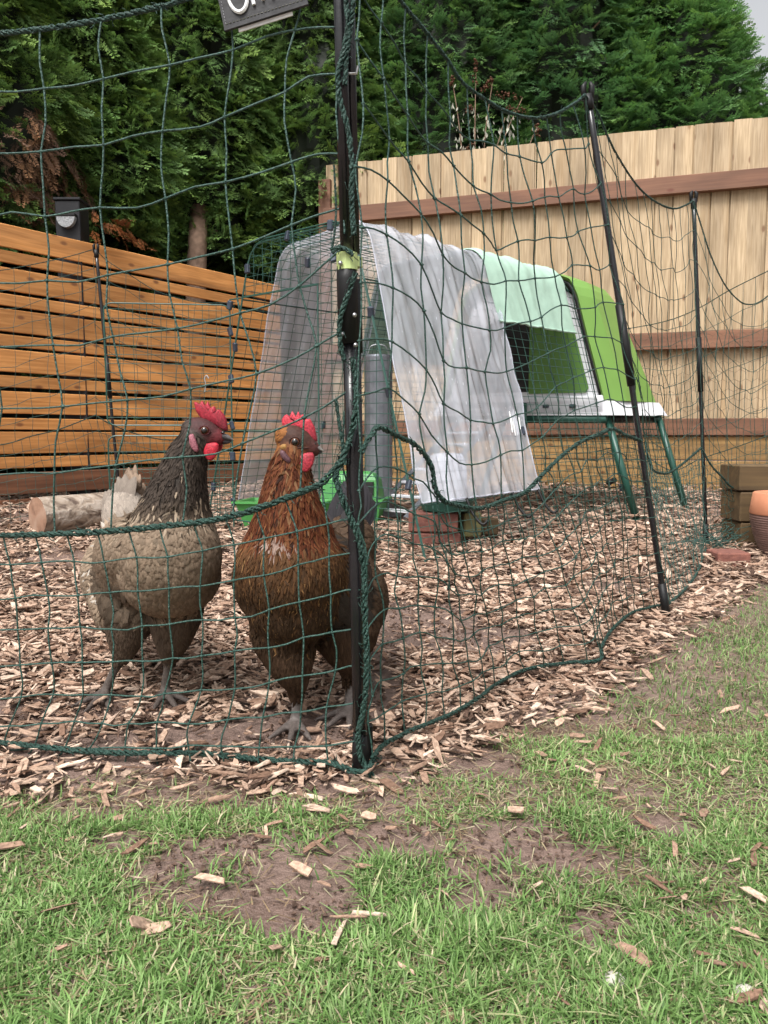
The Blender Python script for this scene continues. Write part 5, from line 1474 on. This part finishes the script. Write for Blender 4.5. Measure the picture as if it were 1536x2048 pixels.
def quill(P, W, col, tipc, mb_store, nrm, n=9, shape=.55):
    """one long tail or wing feather along P with width W across"""
    P = at_frac(cat_rom(P, 5), n); T = np.gradient(P, axis=0); T /= np.linalg.norm(T, axis=1)[:, None]
    S = np.cross(T, nrm); S /= np.linalg.norm(S, axis=1)[:, None]
    u = np.linspace(0, 1, n); w_ = W * .5 * np.clip(np.sin(np.pi * (.18 + .80 * u)) ** .7, .08, 1)
    V = np.stack([P - S * w_[:, None] - nrm * W * .05, P, P + S * w_[:, None] - nrm * W * .05], 1).reshape(-1, 3)
    k = np.array([[i * 3 + c, i * 3 + c + 1, i * 3 + c + 4, i * 3 + c + 3] for i in range(n - 1) for c in range(2)])
    C = np.repeat(np.asarray(col)[None] * (1 - u[:, None]) + np.asarray(tipc)[None] * u[:, None], 3, 0); C[1::3] *= 1.25
    base = sum(len(v) for v in mb_store['V'])
    mb_store['V'].append(V); mb_store['F'].append(k + base); mb_store['C'].append(C)
    off = rng.random() * 50
    mb_store['U'].append(np.stack([np.repeat(u * 3 + off, 3), np.tile([0, .5, 1.], n) * 2 + off], -1))

def toes(foot, ang, L, mb_p, back=True, r=.0062):
    """three front toes and a hind toe from the foot joint"""
    out = []
    for da, k in ((-.62, .86), (0.02, 1.0), (.60, .88)):
        a = ang + da; d = np.array([math.cos(a), math.sin(a), 0])
        P = [foot, foot + d * L * .35 * k + UP * (.006 - .004), foot + d * L * .7 * k - UP * (foot[2] - .0125), foot + d * L * k - UP * (foot[2] - .009)]
        P[1][2] = .017; out.append(('c', 'toe', np.array(P), np.array([r, r * .92, r * .82, r * .5])))
    a = ang + math.pi + .25; d = np.array([math.cos(a), math.sin(a), 0])
    P = [foot, foot + d * L * .28 - UP * (foot[2] - .012), foot + d * L * .45 - UP * (foot[2] - .008)]
    out.append(('c', 'toe', np.array(P), np.array([r * .9, r * .7, r * .4])))
    return out
def flat_shape(px_poly, Y, th, bulge=0.0, fan=6):
    """outline measured on the photo, standing at depth Y, given real thickness th"""
    P = np.array([at(x, y, Y) for x, y in px_poly]); return P
def pad(P, th, mb, colf, rnd=.55):
    """rounded fleshy slab: outline P pushed both ways with a shrunken face"""
    P = resample(np.vstack([P, P[:1]]), .0035)[:-1]
    c = P.mean(0); n_ = len(P); nv = unit(np.cross(P[n_ // 3] - c, P[0] - c)); 
    V = []; 
    for s, sh in ((-.5, .80), (-.34, .95), (0, 1.0), (.34, .95), (.5, .80)):
        V.append(c + (P - c) * sh + nv * th * s)
    V.append((c + nv * -.5 * th)[None]); V.append((c + nv * .5 * th)[None])
    V = np.vstack(V); k = np.arange(n_); k1 = (k + 1) % n_; F = []
    for q in range(4): F.append(np.stack([q * n_ + k, q * n_ + k1, (q + 1) * n_ + k1, (q + 1) * n_ + k], -1))
    T1 = np.stack([k1, k, np.full(n_, 5 * n_)], -1); T2 = np.stack([4 * n_ + k, 4 * n_ + k1, np.full(n_, 5 * n_ + 1)], -1)
    mb.add(V, F + [T1, T2], colf(V))

SKIN = {}
def make_hen(name, label, loc, prims, fwd, headY, colors, choose, nfe, parts, tail, seed):
    root = thing(name, loc, label, 'hen', 'hens standing behind the netting')
    L0 = np.array(root.location)
    V, T = hen_body(name, prims)
    SKIN[root.name] = BVHTree.FromPolygons(V.tolist(), T.tolist())
    reg = region_of(V, prims); names = np.array([p[1] for p in prims])[reg]
    col = np.tile(np.array(colors['under']), (len(V), 1))
    for k, c in colors.items():
        m_ = names == k
        if m_.any(): col[m_] = c
    # soften the colour borders a little
    nb = np.zeros_like(col); ct = np.zeros((len(V), 1))
    for _ in range(6):
        nb[:] = 0; ct[:] = 0
        for a, b_ in ((0, 1), (1, 2), (2, 0)):
            np.add.at(nb, T[:, a], col[T[:, b_]]); np.add.at(ct, T[:, a], 1)
        col = .4 * col + .6 * nb / np.maximum(ct, 1)
    col = col * (1 + .25 * (fbm(V[:, 0] * 160 + V[:, 1] * 90, V[:, 2] * 160, 2)[:, None] - .5))
    link('body', npmesh('body', V - L0, [T], [M_BODY], col, None, True), root)
    FV, FQ, FC, FU = feathers(V, T, nfe, lambda P, Nn, r: choose(P, Nn, r, np.array([p[1] for p in prims])[region_of(P, prims)]), None, seed)
    link('plumage', npmesh('plumage', FV - L0, [FQ], [M_PLUME], FC, FU, True), root, kind='stuff')
    st = {'V': [], 'F': [], 'C': [], 'U': []}
    tail(st)
    if st['V']:
        link('tail', npmesh('tail', np.vstack(st['V']) - L0, [np.vstack(st['F'])], [M_PLUME], np.clip(np.vstack(st['C']), 0, 1), np.vstack(st['U']), True), root)
    parts(root)
    return root
def px_r(px, Y): return px * Y / FPX

# ---- the grey brown hen at the left
YA = 1.105
def A(px, py, Y=YA): return at(px, py, Y)
fA = unit([.42, -.91, 0]); FA = frame(fA, .28)
fl_, fr2 = on_ground(212, 1408), on_ground(330, 1408); fl_[2] = fr2[2] = .022
hl, hr = A(246, 1312, 1.175), A(340, 1312, 1.170)
headM = np.eye(3)
hdA = unit(A(445, 868) - A(400, 862)); 
HM = np.stack([hdA, np.cross(UP, hdA), UP], 1)
primsA = [
    ('e', 'main', A(308, 1128, 1.22), np.array([.087, .15, .082]), FA),
    ('e', 'breast', A(343, 1112, 1.115), np.array([.069, .067, .077]), frame(fA)),
    ('e', 'breast', A(342, 1152, 1.125), np.array([.070, .060, .058]), frame(fA)),
    ('e', 'breast', A(255, 1110, 1.17), np.array([.046, .09, .055]), FA),
    ('e', 'rump', A(262, 1150, 1.33), np.array([.076, .10, .080]), FA),
    ('e', 'rump', A(242, 1195, 1.22), np.array([.042, .068, .058]), frame(fA)),
    ('e', 'back', A(252, 1035, 1.38), np.array([.036, .07, .04]), frame(fA, -.5)),
    ('c', 'neck', np.array([A(345, 1065, 1.125), A(352, 1010, 1.115), A(362, 960, 1.108), A(374, 915, 1.105), A(390, 880, 1.105)]), np.array([.062, .046, .0345, .0270, .0220])),
    ('e', 'head', A(403, 866), np.array([.029, .0175, .0225]), HM),
    ('e', 'face', A(424, 872), np.array([.021, .0135, .0145]), HM),
    ('c', 'thigh', np.array([A(262, 1220, 1.185), A(252, 1268, 1.18), hl]), np.array([.042, .028, .012])),
    ('c', 'thigh', np.array([A(350, 1220, 1.165), A(346, 1268, 1.168), hr]), np.array([.042, .029, .012])),
    ('c', 'shank', np.array([hl, (hl + fl_) / 2 + [0, 0, .004], fl_]), np.array([.0095, .0068, .0078])),
    ('c', 'shank', np.array([hr, (hr + fr2) / 2 + [0, 0, .004], fr2]), np.array([.0095, .0068, .0078]))]
primsA += toes(fl_, -1.75, .062, None) + toes(fr2, -1.0, .062, None)
colA = dict(under=(.18, .14, .105), neck=(.055, .045, .038), head=(.062, .024, .024), face=(.14, .028, .032), thigh=(.115, .088, .066), shank=(.10, .082, .072), toe=(.085, .068, .060), rump=(.30, .25, .20), back=(.42, .38, .34))
def blank(n): return dict(keep=np.ones(n, bool), dir=np.zeros((n, 3)), L=np.full(n, .03), W=np.full(n, .015), lift=np.full(n, .003), h0=np.full(n, .0), mess=np.full(n, .18), pt=np.zeros(n), base=np.zeros((n, 3)), shaft=np.zeros((n, 3)), tip=np.zeros((n, 3)))
def setc(F, m_, base, shaft, tip, r, var=.25):
    k = r.uniform(1 - var, 1 + var, (m_.sum(), 1))
    F['base'][m_] = np.asarray(base) * k; F['shaft'][m_] = np.asarray(shaft) * k; F['tip'][m_] = np.asarray(tip) * k
def chooseA(P, Nn, r, reg):
    n = len(P); F = blank(n); z = P[:, 2]
    back = -fA
    F['dir'][:] = back * .8 + np.array([0, 0, -.55])
    m_ = reg == 'neck'; F['dir'][m_] = np.array([-.12, .05, -1]); 
    hz = np.clip((z[m_] - .285) / .06, 0, 1)
    F['L'][m_] = .034 - .016 * hz; F['W'][m_] = .0085 - .003 * hz; F['pt'][m_] = 1; F['lift'][m_] = .0035; F['mess'][m_] = .30
    k = r.random(m_.sum())[:, None]; hz = hz[:, None]
    F['base'][m_] = np.array([.022, .018, .016]) * (.7 + .6 * k); F['shaft'][m_] = np.array([.050, .038, .030]) * (.5 + 1.0 * k)
    F['tip'][m_] = (np.array([.235, .170, .112]) * (1 - hz) + np.array([.055, .042, .034]) * hz) * (.25 + 1.1 * r.random(m_.sum())[:, None])
    low = m_.copy(); low[m_] = (z[m_] < .315 + .02 * r.normal(size=m_.sum()))
    F['keep'] &= ~(low & (r.random(n) < .35) & False)
    setc(F, low & (r.random(n) < .55), (.22, .17, .12), (.29, .225, .165), (.30, .235, .17), r)
    m_ = reg == 'breast'; F['dir'][m_] = np.array([-.05, .10, -1]); F['L'][m_] = .021; F['W'][m_] = .0165; F['lift'][m_] = .0035; F['mess'][m_] = .18
    setc(F, m_, (.120, .086, .060), (.250, .186, .132), (.150, .108, .076), r, .24)
    dk = m_ & (r.random(n) < .10); setc(F, dk, (.15, .11, .08), (.22, .17, .12), (.15, .11, .08), r)
    m_ = reg == 'main'; F['L'][m_] = .036; F['W'][m_] = .021; F['lift'][m_] = .005; F['mess'][m_] = .2
    setc(F, m_, (.090, .066, .047), (.145, .107, .076), (.072, .053, .038), r, .28)  # darker than the breast: shade low on the body painted into the feathers
    m_ = reg == 'rump'; F['L'][m_] = .044; F['W'][m_] = .014; F['lift'][m_] = .008; F['mess'][m_] = .34; F['pt'][m_] = 1; F['dir'][m_] = back * .7 + np.array([-.25, 0, -.7])
    setc(F, m_, (.165, .120, .084), (.23, .172, .122), (.27, .205, .148), r, .26)
    wf = m_ & (r.random(n) < .06); setc(F, wf, (.33, .29, .25), (.40, .36, .31), (.40, .36, .31), r)
    m_ = reg == 'back'; F['L'][m_] = .04; F['W'][m_] = .018; F['dir'][m_] = back + np.array([0, 0, .5]); F['lift'][m_] = .005
    setc(F, m_, (.21, .175, .145), (.27, .23, .195), (.24, .20, .165), r, .2)
    m_ = reg == 'thigh'; F['dir'][m_] = np.array([0, .12, -1]); F['L'][m_] = .026; F['W'][m_] = .010; F['lift'][m_] = .003; F['mess'][m_] = .25; F['pt'][m_] = 1
    setc(F, m_, (.062, .044, .032), (.095, .068, .048), (.07, .050, .036), r)
    m_ = reg == 'head'; F['dir'][m_] = -hdA + np.array([0, 0, -.5]); F['L'][m_] = .011; F['W'][m_] = .0045; F['lift'][m_] = .0012; F['pt'][m_] = 1
    setc(F, m_, (.042, .034, .03), (.06, .046, .04), (.055, .042, .036), r)
    fc = (P - A(418, 868)) @ hdA
    F['keep'] &= ~((reg == 'head') & (fc > -.022)); F['keep'] &= ~np.isin(reg, ['face', 'shank', 'toe'])
    F['keep'] &= ~((reg == 'thigh') & (z < .088))
    # thin out where plumes are long
    F['keep'] &= ~(np.isin(reg, ['main', 'back', 'rump']) & (r.random(n) < .35)); F['keep'] &= ~((reg == 'breast') & (r.random(n) < .25))
    return F
def tailA(st):
    for k in range(95):
        q = random.uniform(-1, 1); b_ = random.uniform(0, .8); h = 1 - .42 * q * q
        x0, y0 = 262 + 17 * q + 4 * (1 - b_), 1035 - 82 * b_ * h
        L = random.uniform(26, 44); x1, y1 = x0 + random.uniform(-7, 7) + 5 * b_, max(y0 - L, 928 + 34 * q * q)
        Yq = 1.40 + .05 * random.random()
        quill([A(x0, y0, Yq), A((x0 + x1) / 2 + random.uniform(-4, 4), (y0 + y1) / 2, Yq - .006), A(x1, y1, Yq + .004)], random.uniform(.009, .017), np.array((.15, .105, .075)) * random.uniform(.55, 1.2), np.array((.21, .15, .108)) * random.uniform(.7, 1.1), st, unit([random.uniform(-.4, .6), -1, .1]))
    for k in range(16):
        p0 = A(245 + random.uniform(-22, 24), 1035 + random.uniform(-15, 20), 1.36); p2 = p0 + np.array([random.uniform(-.03, .015), .03, random.uniform(.03, .075)])
        quill([p0, (p0 + p2) / 2 + UP * .006, p2], .026, np.array((.135, .112, .095)) * random.uniform(.6, 1.15), np.array((.17, .14, .115)), st, unit([.1, -1, .4]))
    quill([A(236, 1030, 1.33), A(246, 1022, 1.34), A(254, 1016, 1.35)], .013, (.03, .03, .03), (.02, .02, .02), st, unit([.1, -1, .4]))
def z4(x, y): return (x / 4.518 + 340, y / 4.518 + 780)
def comb_col(c1, c2, zlo, zhi):
    def f(V):
        u = np.clip((V[:, 2] - zlo) / (zhi - zlo), 0, 1)[:, None]
        return (np.array(c2) * (1 - u) + np.array(c1) * u) * (1 + .35 * (fbm(V[:, 0] * 300, V[:, 2] * 300, 2)[:, None] - .5))
    return f
def smooth_poly(pts, sub=3): 
    Q = cat_rom(np.vstack([[*p, 0] for p in pts + pts[:1]]), sub)[:-1]; return [(q[0], q[1]) for q in Q]
def make_head(root, Yh, comb, cc1, cc2, wat, wat2, wc, lobe, lc, eye, beak, bc, hd, nostril, half, tuft=None, gape=None):
    L0 = parent_world(root); side = np.array([0, -1, 0])
    bvh = SKIN[root.name]
    def cast(q, dflt):
        d = ray(*q); h = bvh.ray_cast(Vector((0, 0, CAM_H)), Vector(unit(d)))
        return h[0].y if h[0] is not None else dflt
    near = cast(eye, Yh - half)
    mb = MB(); P = flat_shape(comb, Yh, 0); zz = P[:, 2]
    pad(P, .0085, mb, comb_col(cc1, cc2, zz.min(), zz.min() + .62 * (zz.max() - zz.min())))
    # a second pair of ridges low on the comb keeps it from being a flat card
    mb.build('comb', M_COMB, root, True, True)
    for k, (poly, Yw) in enumerate(((wat, near + .0035), (wat2, 2 * Yh - near - .004))):
        mb = MB(); P = flat_shape(smooth_poly(poly), Yw, 0); zz = P[:, 2]
        P[:, 1] = P[:, 1] if k else min(Yw, cast(np.mean(poly, 0), Yw) - .003); P = np.array([at(*q, (Yw if k else P[0, 1])) for q in smooth_poly(poly)]); pad(P, .0075, mb, comb_col(np.array(wc) * .85, wc, zz.min(), zz.max())); mb.build('wattle', M_COMB, root, True, True)
    mb = MB(); lcx = np.mean(lobe, 0); P = flat_shape(smooth_poly(lobe), cast(lcx, near) - .0025, 0); pad(P, .007, mb, comb_col(lc, lc, 0, 1)); mb.build('earlobe', M_COMB, root, True, True)
    e = at(*eye, near + .0010)
    for sg in (1, -1):
        c = e if sg > 0 else e + np.array([0, 2 * (Yh - e[1]), 0])
        eb = MB(); eb.ball(c, (.0062, .0042, .0062), 9); o = eb.build('eye', M_IRIS, root, True)
        pb = MB(); pb.ball(c + side * sg * .0022, (.0044, .0026, .0044), 9); pb.build('pupil', M_EYE, o, True)
        lid = MB(); th = np.linspace(0, 2 * math.pi, 26); lid.tube(np.stack([c[0] + .0074 * np.cos(th), np.full(26, c[1] - sg * .0012), c[2] + .0064 * np.sin(th)], -1), .0009, 6, False, np.asarray(colF[root.name]) * .8)
        lid.build('eyelid', M_BODY, o, True, True)
    # beak: upper mandible hooks over the lower
    b0, b1, tip = at(*beak[0], Yh), at(*beak[1], Yh), at(*beak[2], Yh)
    n = 12; up_, lo_ = MB(), MB()
    mid0 = (b0 + b1) / 2; rz0 = np.linalg.norm(b0 - b1) / 2
    u = np.linspace(0, 1, n)
    top = cat_rom([b0, b0 * .45 + tip * .55 + UP * rz0 * .42, tip], 6); bot = cat_rom([b1 + UP * rz0 * .35, mid0 * .4 + tip * .6 - UP * rz0 * .30, tip - UP * .0006], 6)
    top, bot = at_frac(top, n), at_frac(bot, n)
    rings = []; th = np.linspace(0, 2 * math.pi, 17)
    for i in range(n):
        c = (top[i] + bot[i]) / 2; h = max(.0004, np.linalg.norm(top[i] - bot[i]) / 2); wy = max(.0004, .0085 * (1 - u[i]) ** .7)
        rings.append(c + np.stack([np.zeros(17), wy * np.cos(th), h * np.sin(th)], -1))
    rings = np.array(rings); cu = np.repeat(np.asarray(bc[0])[None] * (1 - u[:, None]) + np.asarray(bc[1])[None] * u[:, None], 17, 0)
    up_.grid(rings, cu); up_.add(rings[0][:-1], [np.arange(16)[None]], np.asarray(bc[0])); ob = up_.build('beak', M_BEAK, root, True, True)
    t2 = mid0 * .22 + tip * .78 - UP * .0022
    lo_.tube(cat_rom([b1 + UP * .001, (b1 + t2) / 2 - UP * .0005, t2], 5), np.linspace(.0052, .0010, 11), 9, True, np.asarray(bc[0]) * .8); lo_.build('lower_beak', M_BEAK, root, True, True)
    nb = MB(); nb.ball(at(*nostril, Yh - .0068), (.0032, .0012, .0014), 6); nb.build('nostril', M_EYE, ob, True)
    if tuft is not None:
        tb = MB(); c = at(*tuft, cast(tuft, near) + .0005); tb.ball(c, (.0048, .003, .0042), 7, None, (.33, .18, .06)); tb.build('ear_tuft', M_BODY, root, True, True)
    # face wrinkles between eye and beak
    fb = MB()
    for (x0, y0), (x1, y1), rr_ in half_wr[root.name]:
        a_, b_ = at(x0, y0, cast((x0, y0), near) + .0008), at(x1, y1, cast((x1, y1), Yh - .0085) + .0008); fb.tube(cat_rom([a_, (a_ + b_) / 2 + side * .001, b_], 5), [rr_ * .5] + [rr_] * 9 + [rr_ * .5], 7, True, np.asarray(colF[root.name]))
    fb.build('face_fold', M_BODY, root, True, True)
half_wr = {}; colF = {}; 
def partsA(root):
    half_wr[root.name] = [(z4(300, 318), z4(440, 340), .0012), (z4(330, 432), z4(470, 412), .0011)]
    colF[root.name] = (.10, .026, .030)
    make_head(root, YA, [z4(*q) for q in ((262, 232), (232, 190), (215, 108), (240, 108), (264, 136), (288, 92), (303, 118), (318, 150), (340, 96), (358, 130), (372, 168), (402, 138), (416, 170), (424, 204), (446, 170), (470, 200), (488, 218), (506, 250), (520, 300), (526, 352), (520, 384), (470, 360), (420, 322), (360, 292), (300, 280))],
              (.37, .026, .044), (.12, .016, .026),
              [z4(*q) for q in ((330, 484), (400, 474), (438, 486), (436, 550), (408, 612), (366, 640), (326, 616), (302, 556))], [z4(*q) for q in ((420, 470), (474, 470), (470, 530), (440, 570), (415, 550))],
              (.52, .026, .046), [z4(*q) for q in ((172, 410), (205, 392), (240, 470), (258, 540), (248, 566), (215, 550), (180, 490))], (.36, .13, .16),
              z4(312, 366), (z4(482, 388), z4(482, 470), z4(577, 452)), ((.05, .042, .045), (.17, .155, .15)), hdA, z4(478, 384), .0155)
make_hen('grey_hen', 'greyish brown hen with dark neck, cream tail and red comb standing at the left', on_ground(272, 1410), primsA, fA, YA, colA, chooseA, 17500, partsA, tailA, 21)

# ---- the copper hen by the pole
YB = 1.02
def B(px, py, Y=YB): return at(px, py, Y)
fB = unit([-.30, -.95, 0]); FB = frame(fB, .22)
gl_, gr_ = on_ground(592, 1468), on_ground(700, 1442); gl_[2] = gr_[2] = .021
kl, kr = B(594, 1372, 1.045), B(697, 1335, 1.10)
hdB = unit(B(630, 898) - B(585, 886)); HB_ = np.stack([hdB, np.cross(UP, hdB), UP], 1)
primsB = [
    ('e', 'main', B(606, 1160, 1.14), np.array([.083, .15, .083]), FB),
    ('e', 'breast', B(580, 1138, 1.035), np.array([.071, .068, .074]), frame(fB)),
    ('e', 'breast', B(584, 1195, 1.045), np.array([.064, .060, .064]), frame(fB)),
    ('e', 'wing', B(676, 1165, 1.10), np.array([.034, .10, .06]), frame(fB, .1)),
    ('e', 'rump', B(680, 1200, 1.25), np.array([.072, .10, .078]), FB),
    ('e', 'rump', B(690, 1100, 1.29), np.array([.045, .07, .05]), frame(fB, -.4)),
    ('c', 'neck', np.array([B(582, 1090, 1.035), B(580, 1035, 1.025), B(578, 985, 1.02), B(579, 940, 1.02), B(586, 903, 1.02)]), np.array([.060, .0445, .0345, .0265, .0212])),
    ('e', 'head', B(592, 884), np.array([.028, .0175, .0225]), HB_),
    ('e', 'face', B(612, 892), np.array([.020, .0135, .0145]), HB_),
    ('c', 'thigh', np.array([B(568, 1265, 1.06), B(580, 1318, 1.05), kl]), np.array([.046, .032, .012])),
    ('c', 'thigh', np.array([B(690, 1255, 1.12), B(694, 1300, 1.105), kr]), np.array([.050, .030, .012])),
    ('c', 'shank', np.array([kl, (kl + gl_) / 2, gl_]), np.array([.0095, .0070, .0080])),
    ('c', 'shank', np.array([kr, (kr + gr_) / 2, gr_]), np.array([.0095, .0070, .0080]))]
primsB += toes(gl_, -1.65, .058, None) + toes(gr_, -2.15, .062, None)
colB = dict(under=(.055, .033, .02), neck=(.20, .075, .025), breast=(.12, .06, .025), head=(.060, .028, .021), face=(.080, .030, .026), thigh=(.042, .025, .016), shank=(.17, .15, .14), toe=(.10, .082, .074), wing=(.045, .037, .033))
def chooseB(P, Nn, r, reg):
    n = len(P); F = blank(n); z = P[:, 2]; back = -fB
    F['dir'][:] = back * .8 + np.array([0, 0, -.6])
    m_ = reg == 'neck'; F['dir'][m_] = np.array([-.04, .05, -1]); hz = np.clip((z[m_] - .30) / .09, 0, 1)
    F['L'][m_] = .034 - .015 * hz; F['W'][m_] = .0062 - .002 * hz; F['pt'][m_] = 1; F['lift'][m_] = .0035; F['mess'][m_] = .30
    pal = np.array([[.110, .035, .016], [.150, .058, .024], [.078, .023, .011], [.032, .014, .009], [.17, .09, .045]])
    pk = pal[r.choice(5, m_.sum(), p=[.36, .22, .22, .12, .08])] * r.uniform(.75, 1.2, (m_.sum(), 1))
    F['base'][m_] = pk * .5; F['shaft'][m_] = pk * .85; F['tip'][m_] = pk * 1.12
    pale = m_ & (r.random(n) < .45) & (np.linalg.norm((P - B(560, 1062, 1.0)) * [1, .3, 1.6], axis=1) < .018); setc(F, pale, (.17, .105, .08), (.25, .175, .145), (.28, .20, .165), r)
    m_ = reg == 'breast'; F['dir'][m_] = np.array([0, .08, -1]); F['L'][m_] = .030; F['W'][m_] = .0068; F['lift'][m_] = .0045; F['mess'][m_] = .27; F['pt'][m_] = 1
    hz = np.clip((z[m_] - .205) / .085 + .24 * r.normal(size=m_.sum()), 0, 1)[:, None]; k = r.uniform(.7, 1.25, (m_.sum(), 1))
    F['base'][m_] = (np.array([.026, .015, .010]) * (1 - hz) + np.array([.07, .031, .013]) * hz) * k
    F['shaft'][m_] = (np.array([.058, .033, .018]) * (1 - hz) + np.array([.125, .062, .027]) * hz) * k
    F['tip'][m_] = (np.array([.042, .025, .015]) * (1 - hz) + np.array([.092, .043, .019]) * hz) * k
    gold = m_ & (r.random(n) < .07); setc(F, gold, (.08, .04, .016), (.25, .14, .06), (.23, .125, .052), r); F['W'][gold] = .0035
    m_ = reg == 'main'; F['L'][m_] = .036; F['W'][m_] = .012; F['lift'][m_] = .004; F['mess'][m_] = .2; F['pt'][m_] = 1
    setc(F, m_, (.042, .026, .017), (.085, .052, .028), (.06, .036, .022), r, .3)
    g2 = m_ & (r.random(n) < .07); setc(F, g2, (.06, .035, .02), (.22, .125, .055), (.18, .10, .045), r); F['W'][g2] = .0045
    m_ = reg == 'wing'; F['L'][m_] = .045; F['W'][m_] = .020; F['dir'][m_] = back + np.array([0, 0, -.55]); F['lift'][m_] = .004; F['mess'][m_] = .12
    setc(F, m_, (.024, .020, .018), (.045, .036, .030), (.036, .028, .022), r, .3)
    m_ = reg == 'rump'; F['L'][m_] = .04; F['W'][m_] = .013; F['lift'][m_] = .006; F['mess'][m_] = .3; F['pt'][m_] = 1; F['dir'][m_] = back * .7 + np.array([.2, 0, -.7])
    setc(F, m_, (.036, .024, .017), (.070, .045, .029), (.066, .041, .026), r, .3)
    m_ = reg == 'thigh'; F['dir'][m_] = np.array([0, .1, -1]); F['L'][m_] = .028; F['W'][m_] = .009; F['lift'][m_] = .003; F['mess'][m_] = .25; F['pt'][m_] = 1
    setc(F, m_, (.034, .020, .013), (.058, .034, .02), (.045, .026, .016), r, .3)
    m_ = reg == 'head'; F['dir'][m_] = -hdB + np.array([0, 0, -.6]); F['L'][m_] = .011; F['W'][m_] = .0042; F['lift'][m_] = .0012; F['pt'][m_] = 1
    setc(F, m_, (.15, .06, .022), (.24, .10, .034), (.22, .09, .03), r)
    fc = (P - B(606, 888)) @ hdB
    F['keep'] &= ~((reg == 'head') & (fc > -.022)); F['keep'] &= ~np.isin(reg, ['face', 'shank', 'toe']); F['keep'] &= ~((reg == 'thigh') & (z < .072))
    F['keep'] &= ~(np.isin(reg, ['rump', 'main']) & (r.random(n) < .3)); F['keep'] &= ~((reg == 'wing') & (r.random(n) < .5))
    return F
def tailB(st):
    for k in range(12):
        q = (k - 5.5) / 5.5
        p0 = B(690, 1085, 1.32); p2 = B(708 + 42 * q, 952 + 50 * q * q, 1.40 + .02 * abs(q)); p1 = (p0 + p2) / 2 + np.array([.012 * q, 0, .01])
        quill([p0, p1, p2], .036, np.array((.018, .017, .019)) * random.uniform(.7, 1.2), np.array((.028, .026, .029)) * random.uniform(.8, 1.2), st, unit([q * .4, -1, .1]))
    for k in range(14):
        p0 = B(680 + random.uniform(-30, 25), 1085 + random.uniform(-10, 30), 1.26); p2 = p0 + np.array([random.uniform(-.03, .02), .03, random.uniform(.025, .06)])
        quill([p0, (p0 + p2) / 2 + UP * .006, p2], .024, np.array((.022, .020, .021)) * random.uniform(.6, 1.2), np.array((.034, .031, .032)), st, unit([.1, -1, .4]))
def partsB(root):
    half_wr[root.name] = [(z4(1090, 425), z4(1200, 440), .0011), (z4(1130, 525), z4(1260, 525), .0011)]
    colF[root.name] = (.055, .026, .022)
    make_head(root, YB, [z4(*q) for q in ((1020, 345), (1008, 270), (1030, 232), (1056, 218), (1074, 258), (1088, 222), (1106, 184), (1124, 220), (1136, 246), (1158, 186), (1172, 214), (1180, 236), (1202, 212), (1222, 250), (1240, 266), (1264, 256), (1284, 290), (1308, 330), (1322, 400), (1334, 462), (1306, 474), (1250, 430), (1210, 380), (1150, 350), (1080, 352))],
              (.56, .048, .072), (.24, .026, .04),
              [z4(*q) for q in ((1150, 605), (1215, 572), (1290, 566), (1304, 620), (1285, 690), (1235, 742), (1170, 734), (1125, 690), (1124, 645))], [z4(*q) for q in ((1240, 580), (1304, 570), (1308, 620), (1285, 670), (1250, 650))],
              (.48, .045, .066), [z4(*q) for q in ((992, 548), (1020, 540), (1060, 585), (1094, 630), (1086, 666), (1045, 645), (1000, 595))], (.13, .062, .072),
              z4(1130, 470), (z4(1300, 478), z4(1296, 556), z4(1396, 556)), ((.07, .065, .068), (.30, .28, .26)), hdB, z4(1302, 486), .0155, z4(1030, 516))
make_hen('copper_hen', 'copper brown hen with pinkish red comb and dark tail standing beside the black corner pole', on_ground(620, 1460), primsB, fB, YB, colB, chooseB, 16500, partsB, tailB, 33)
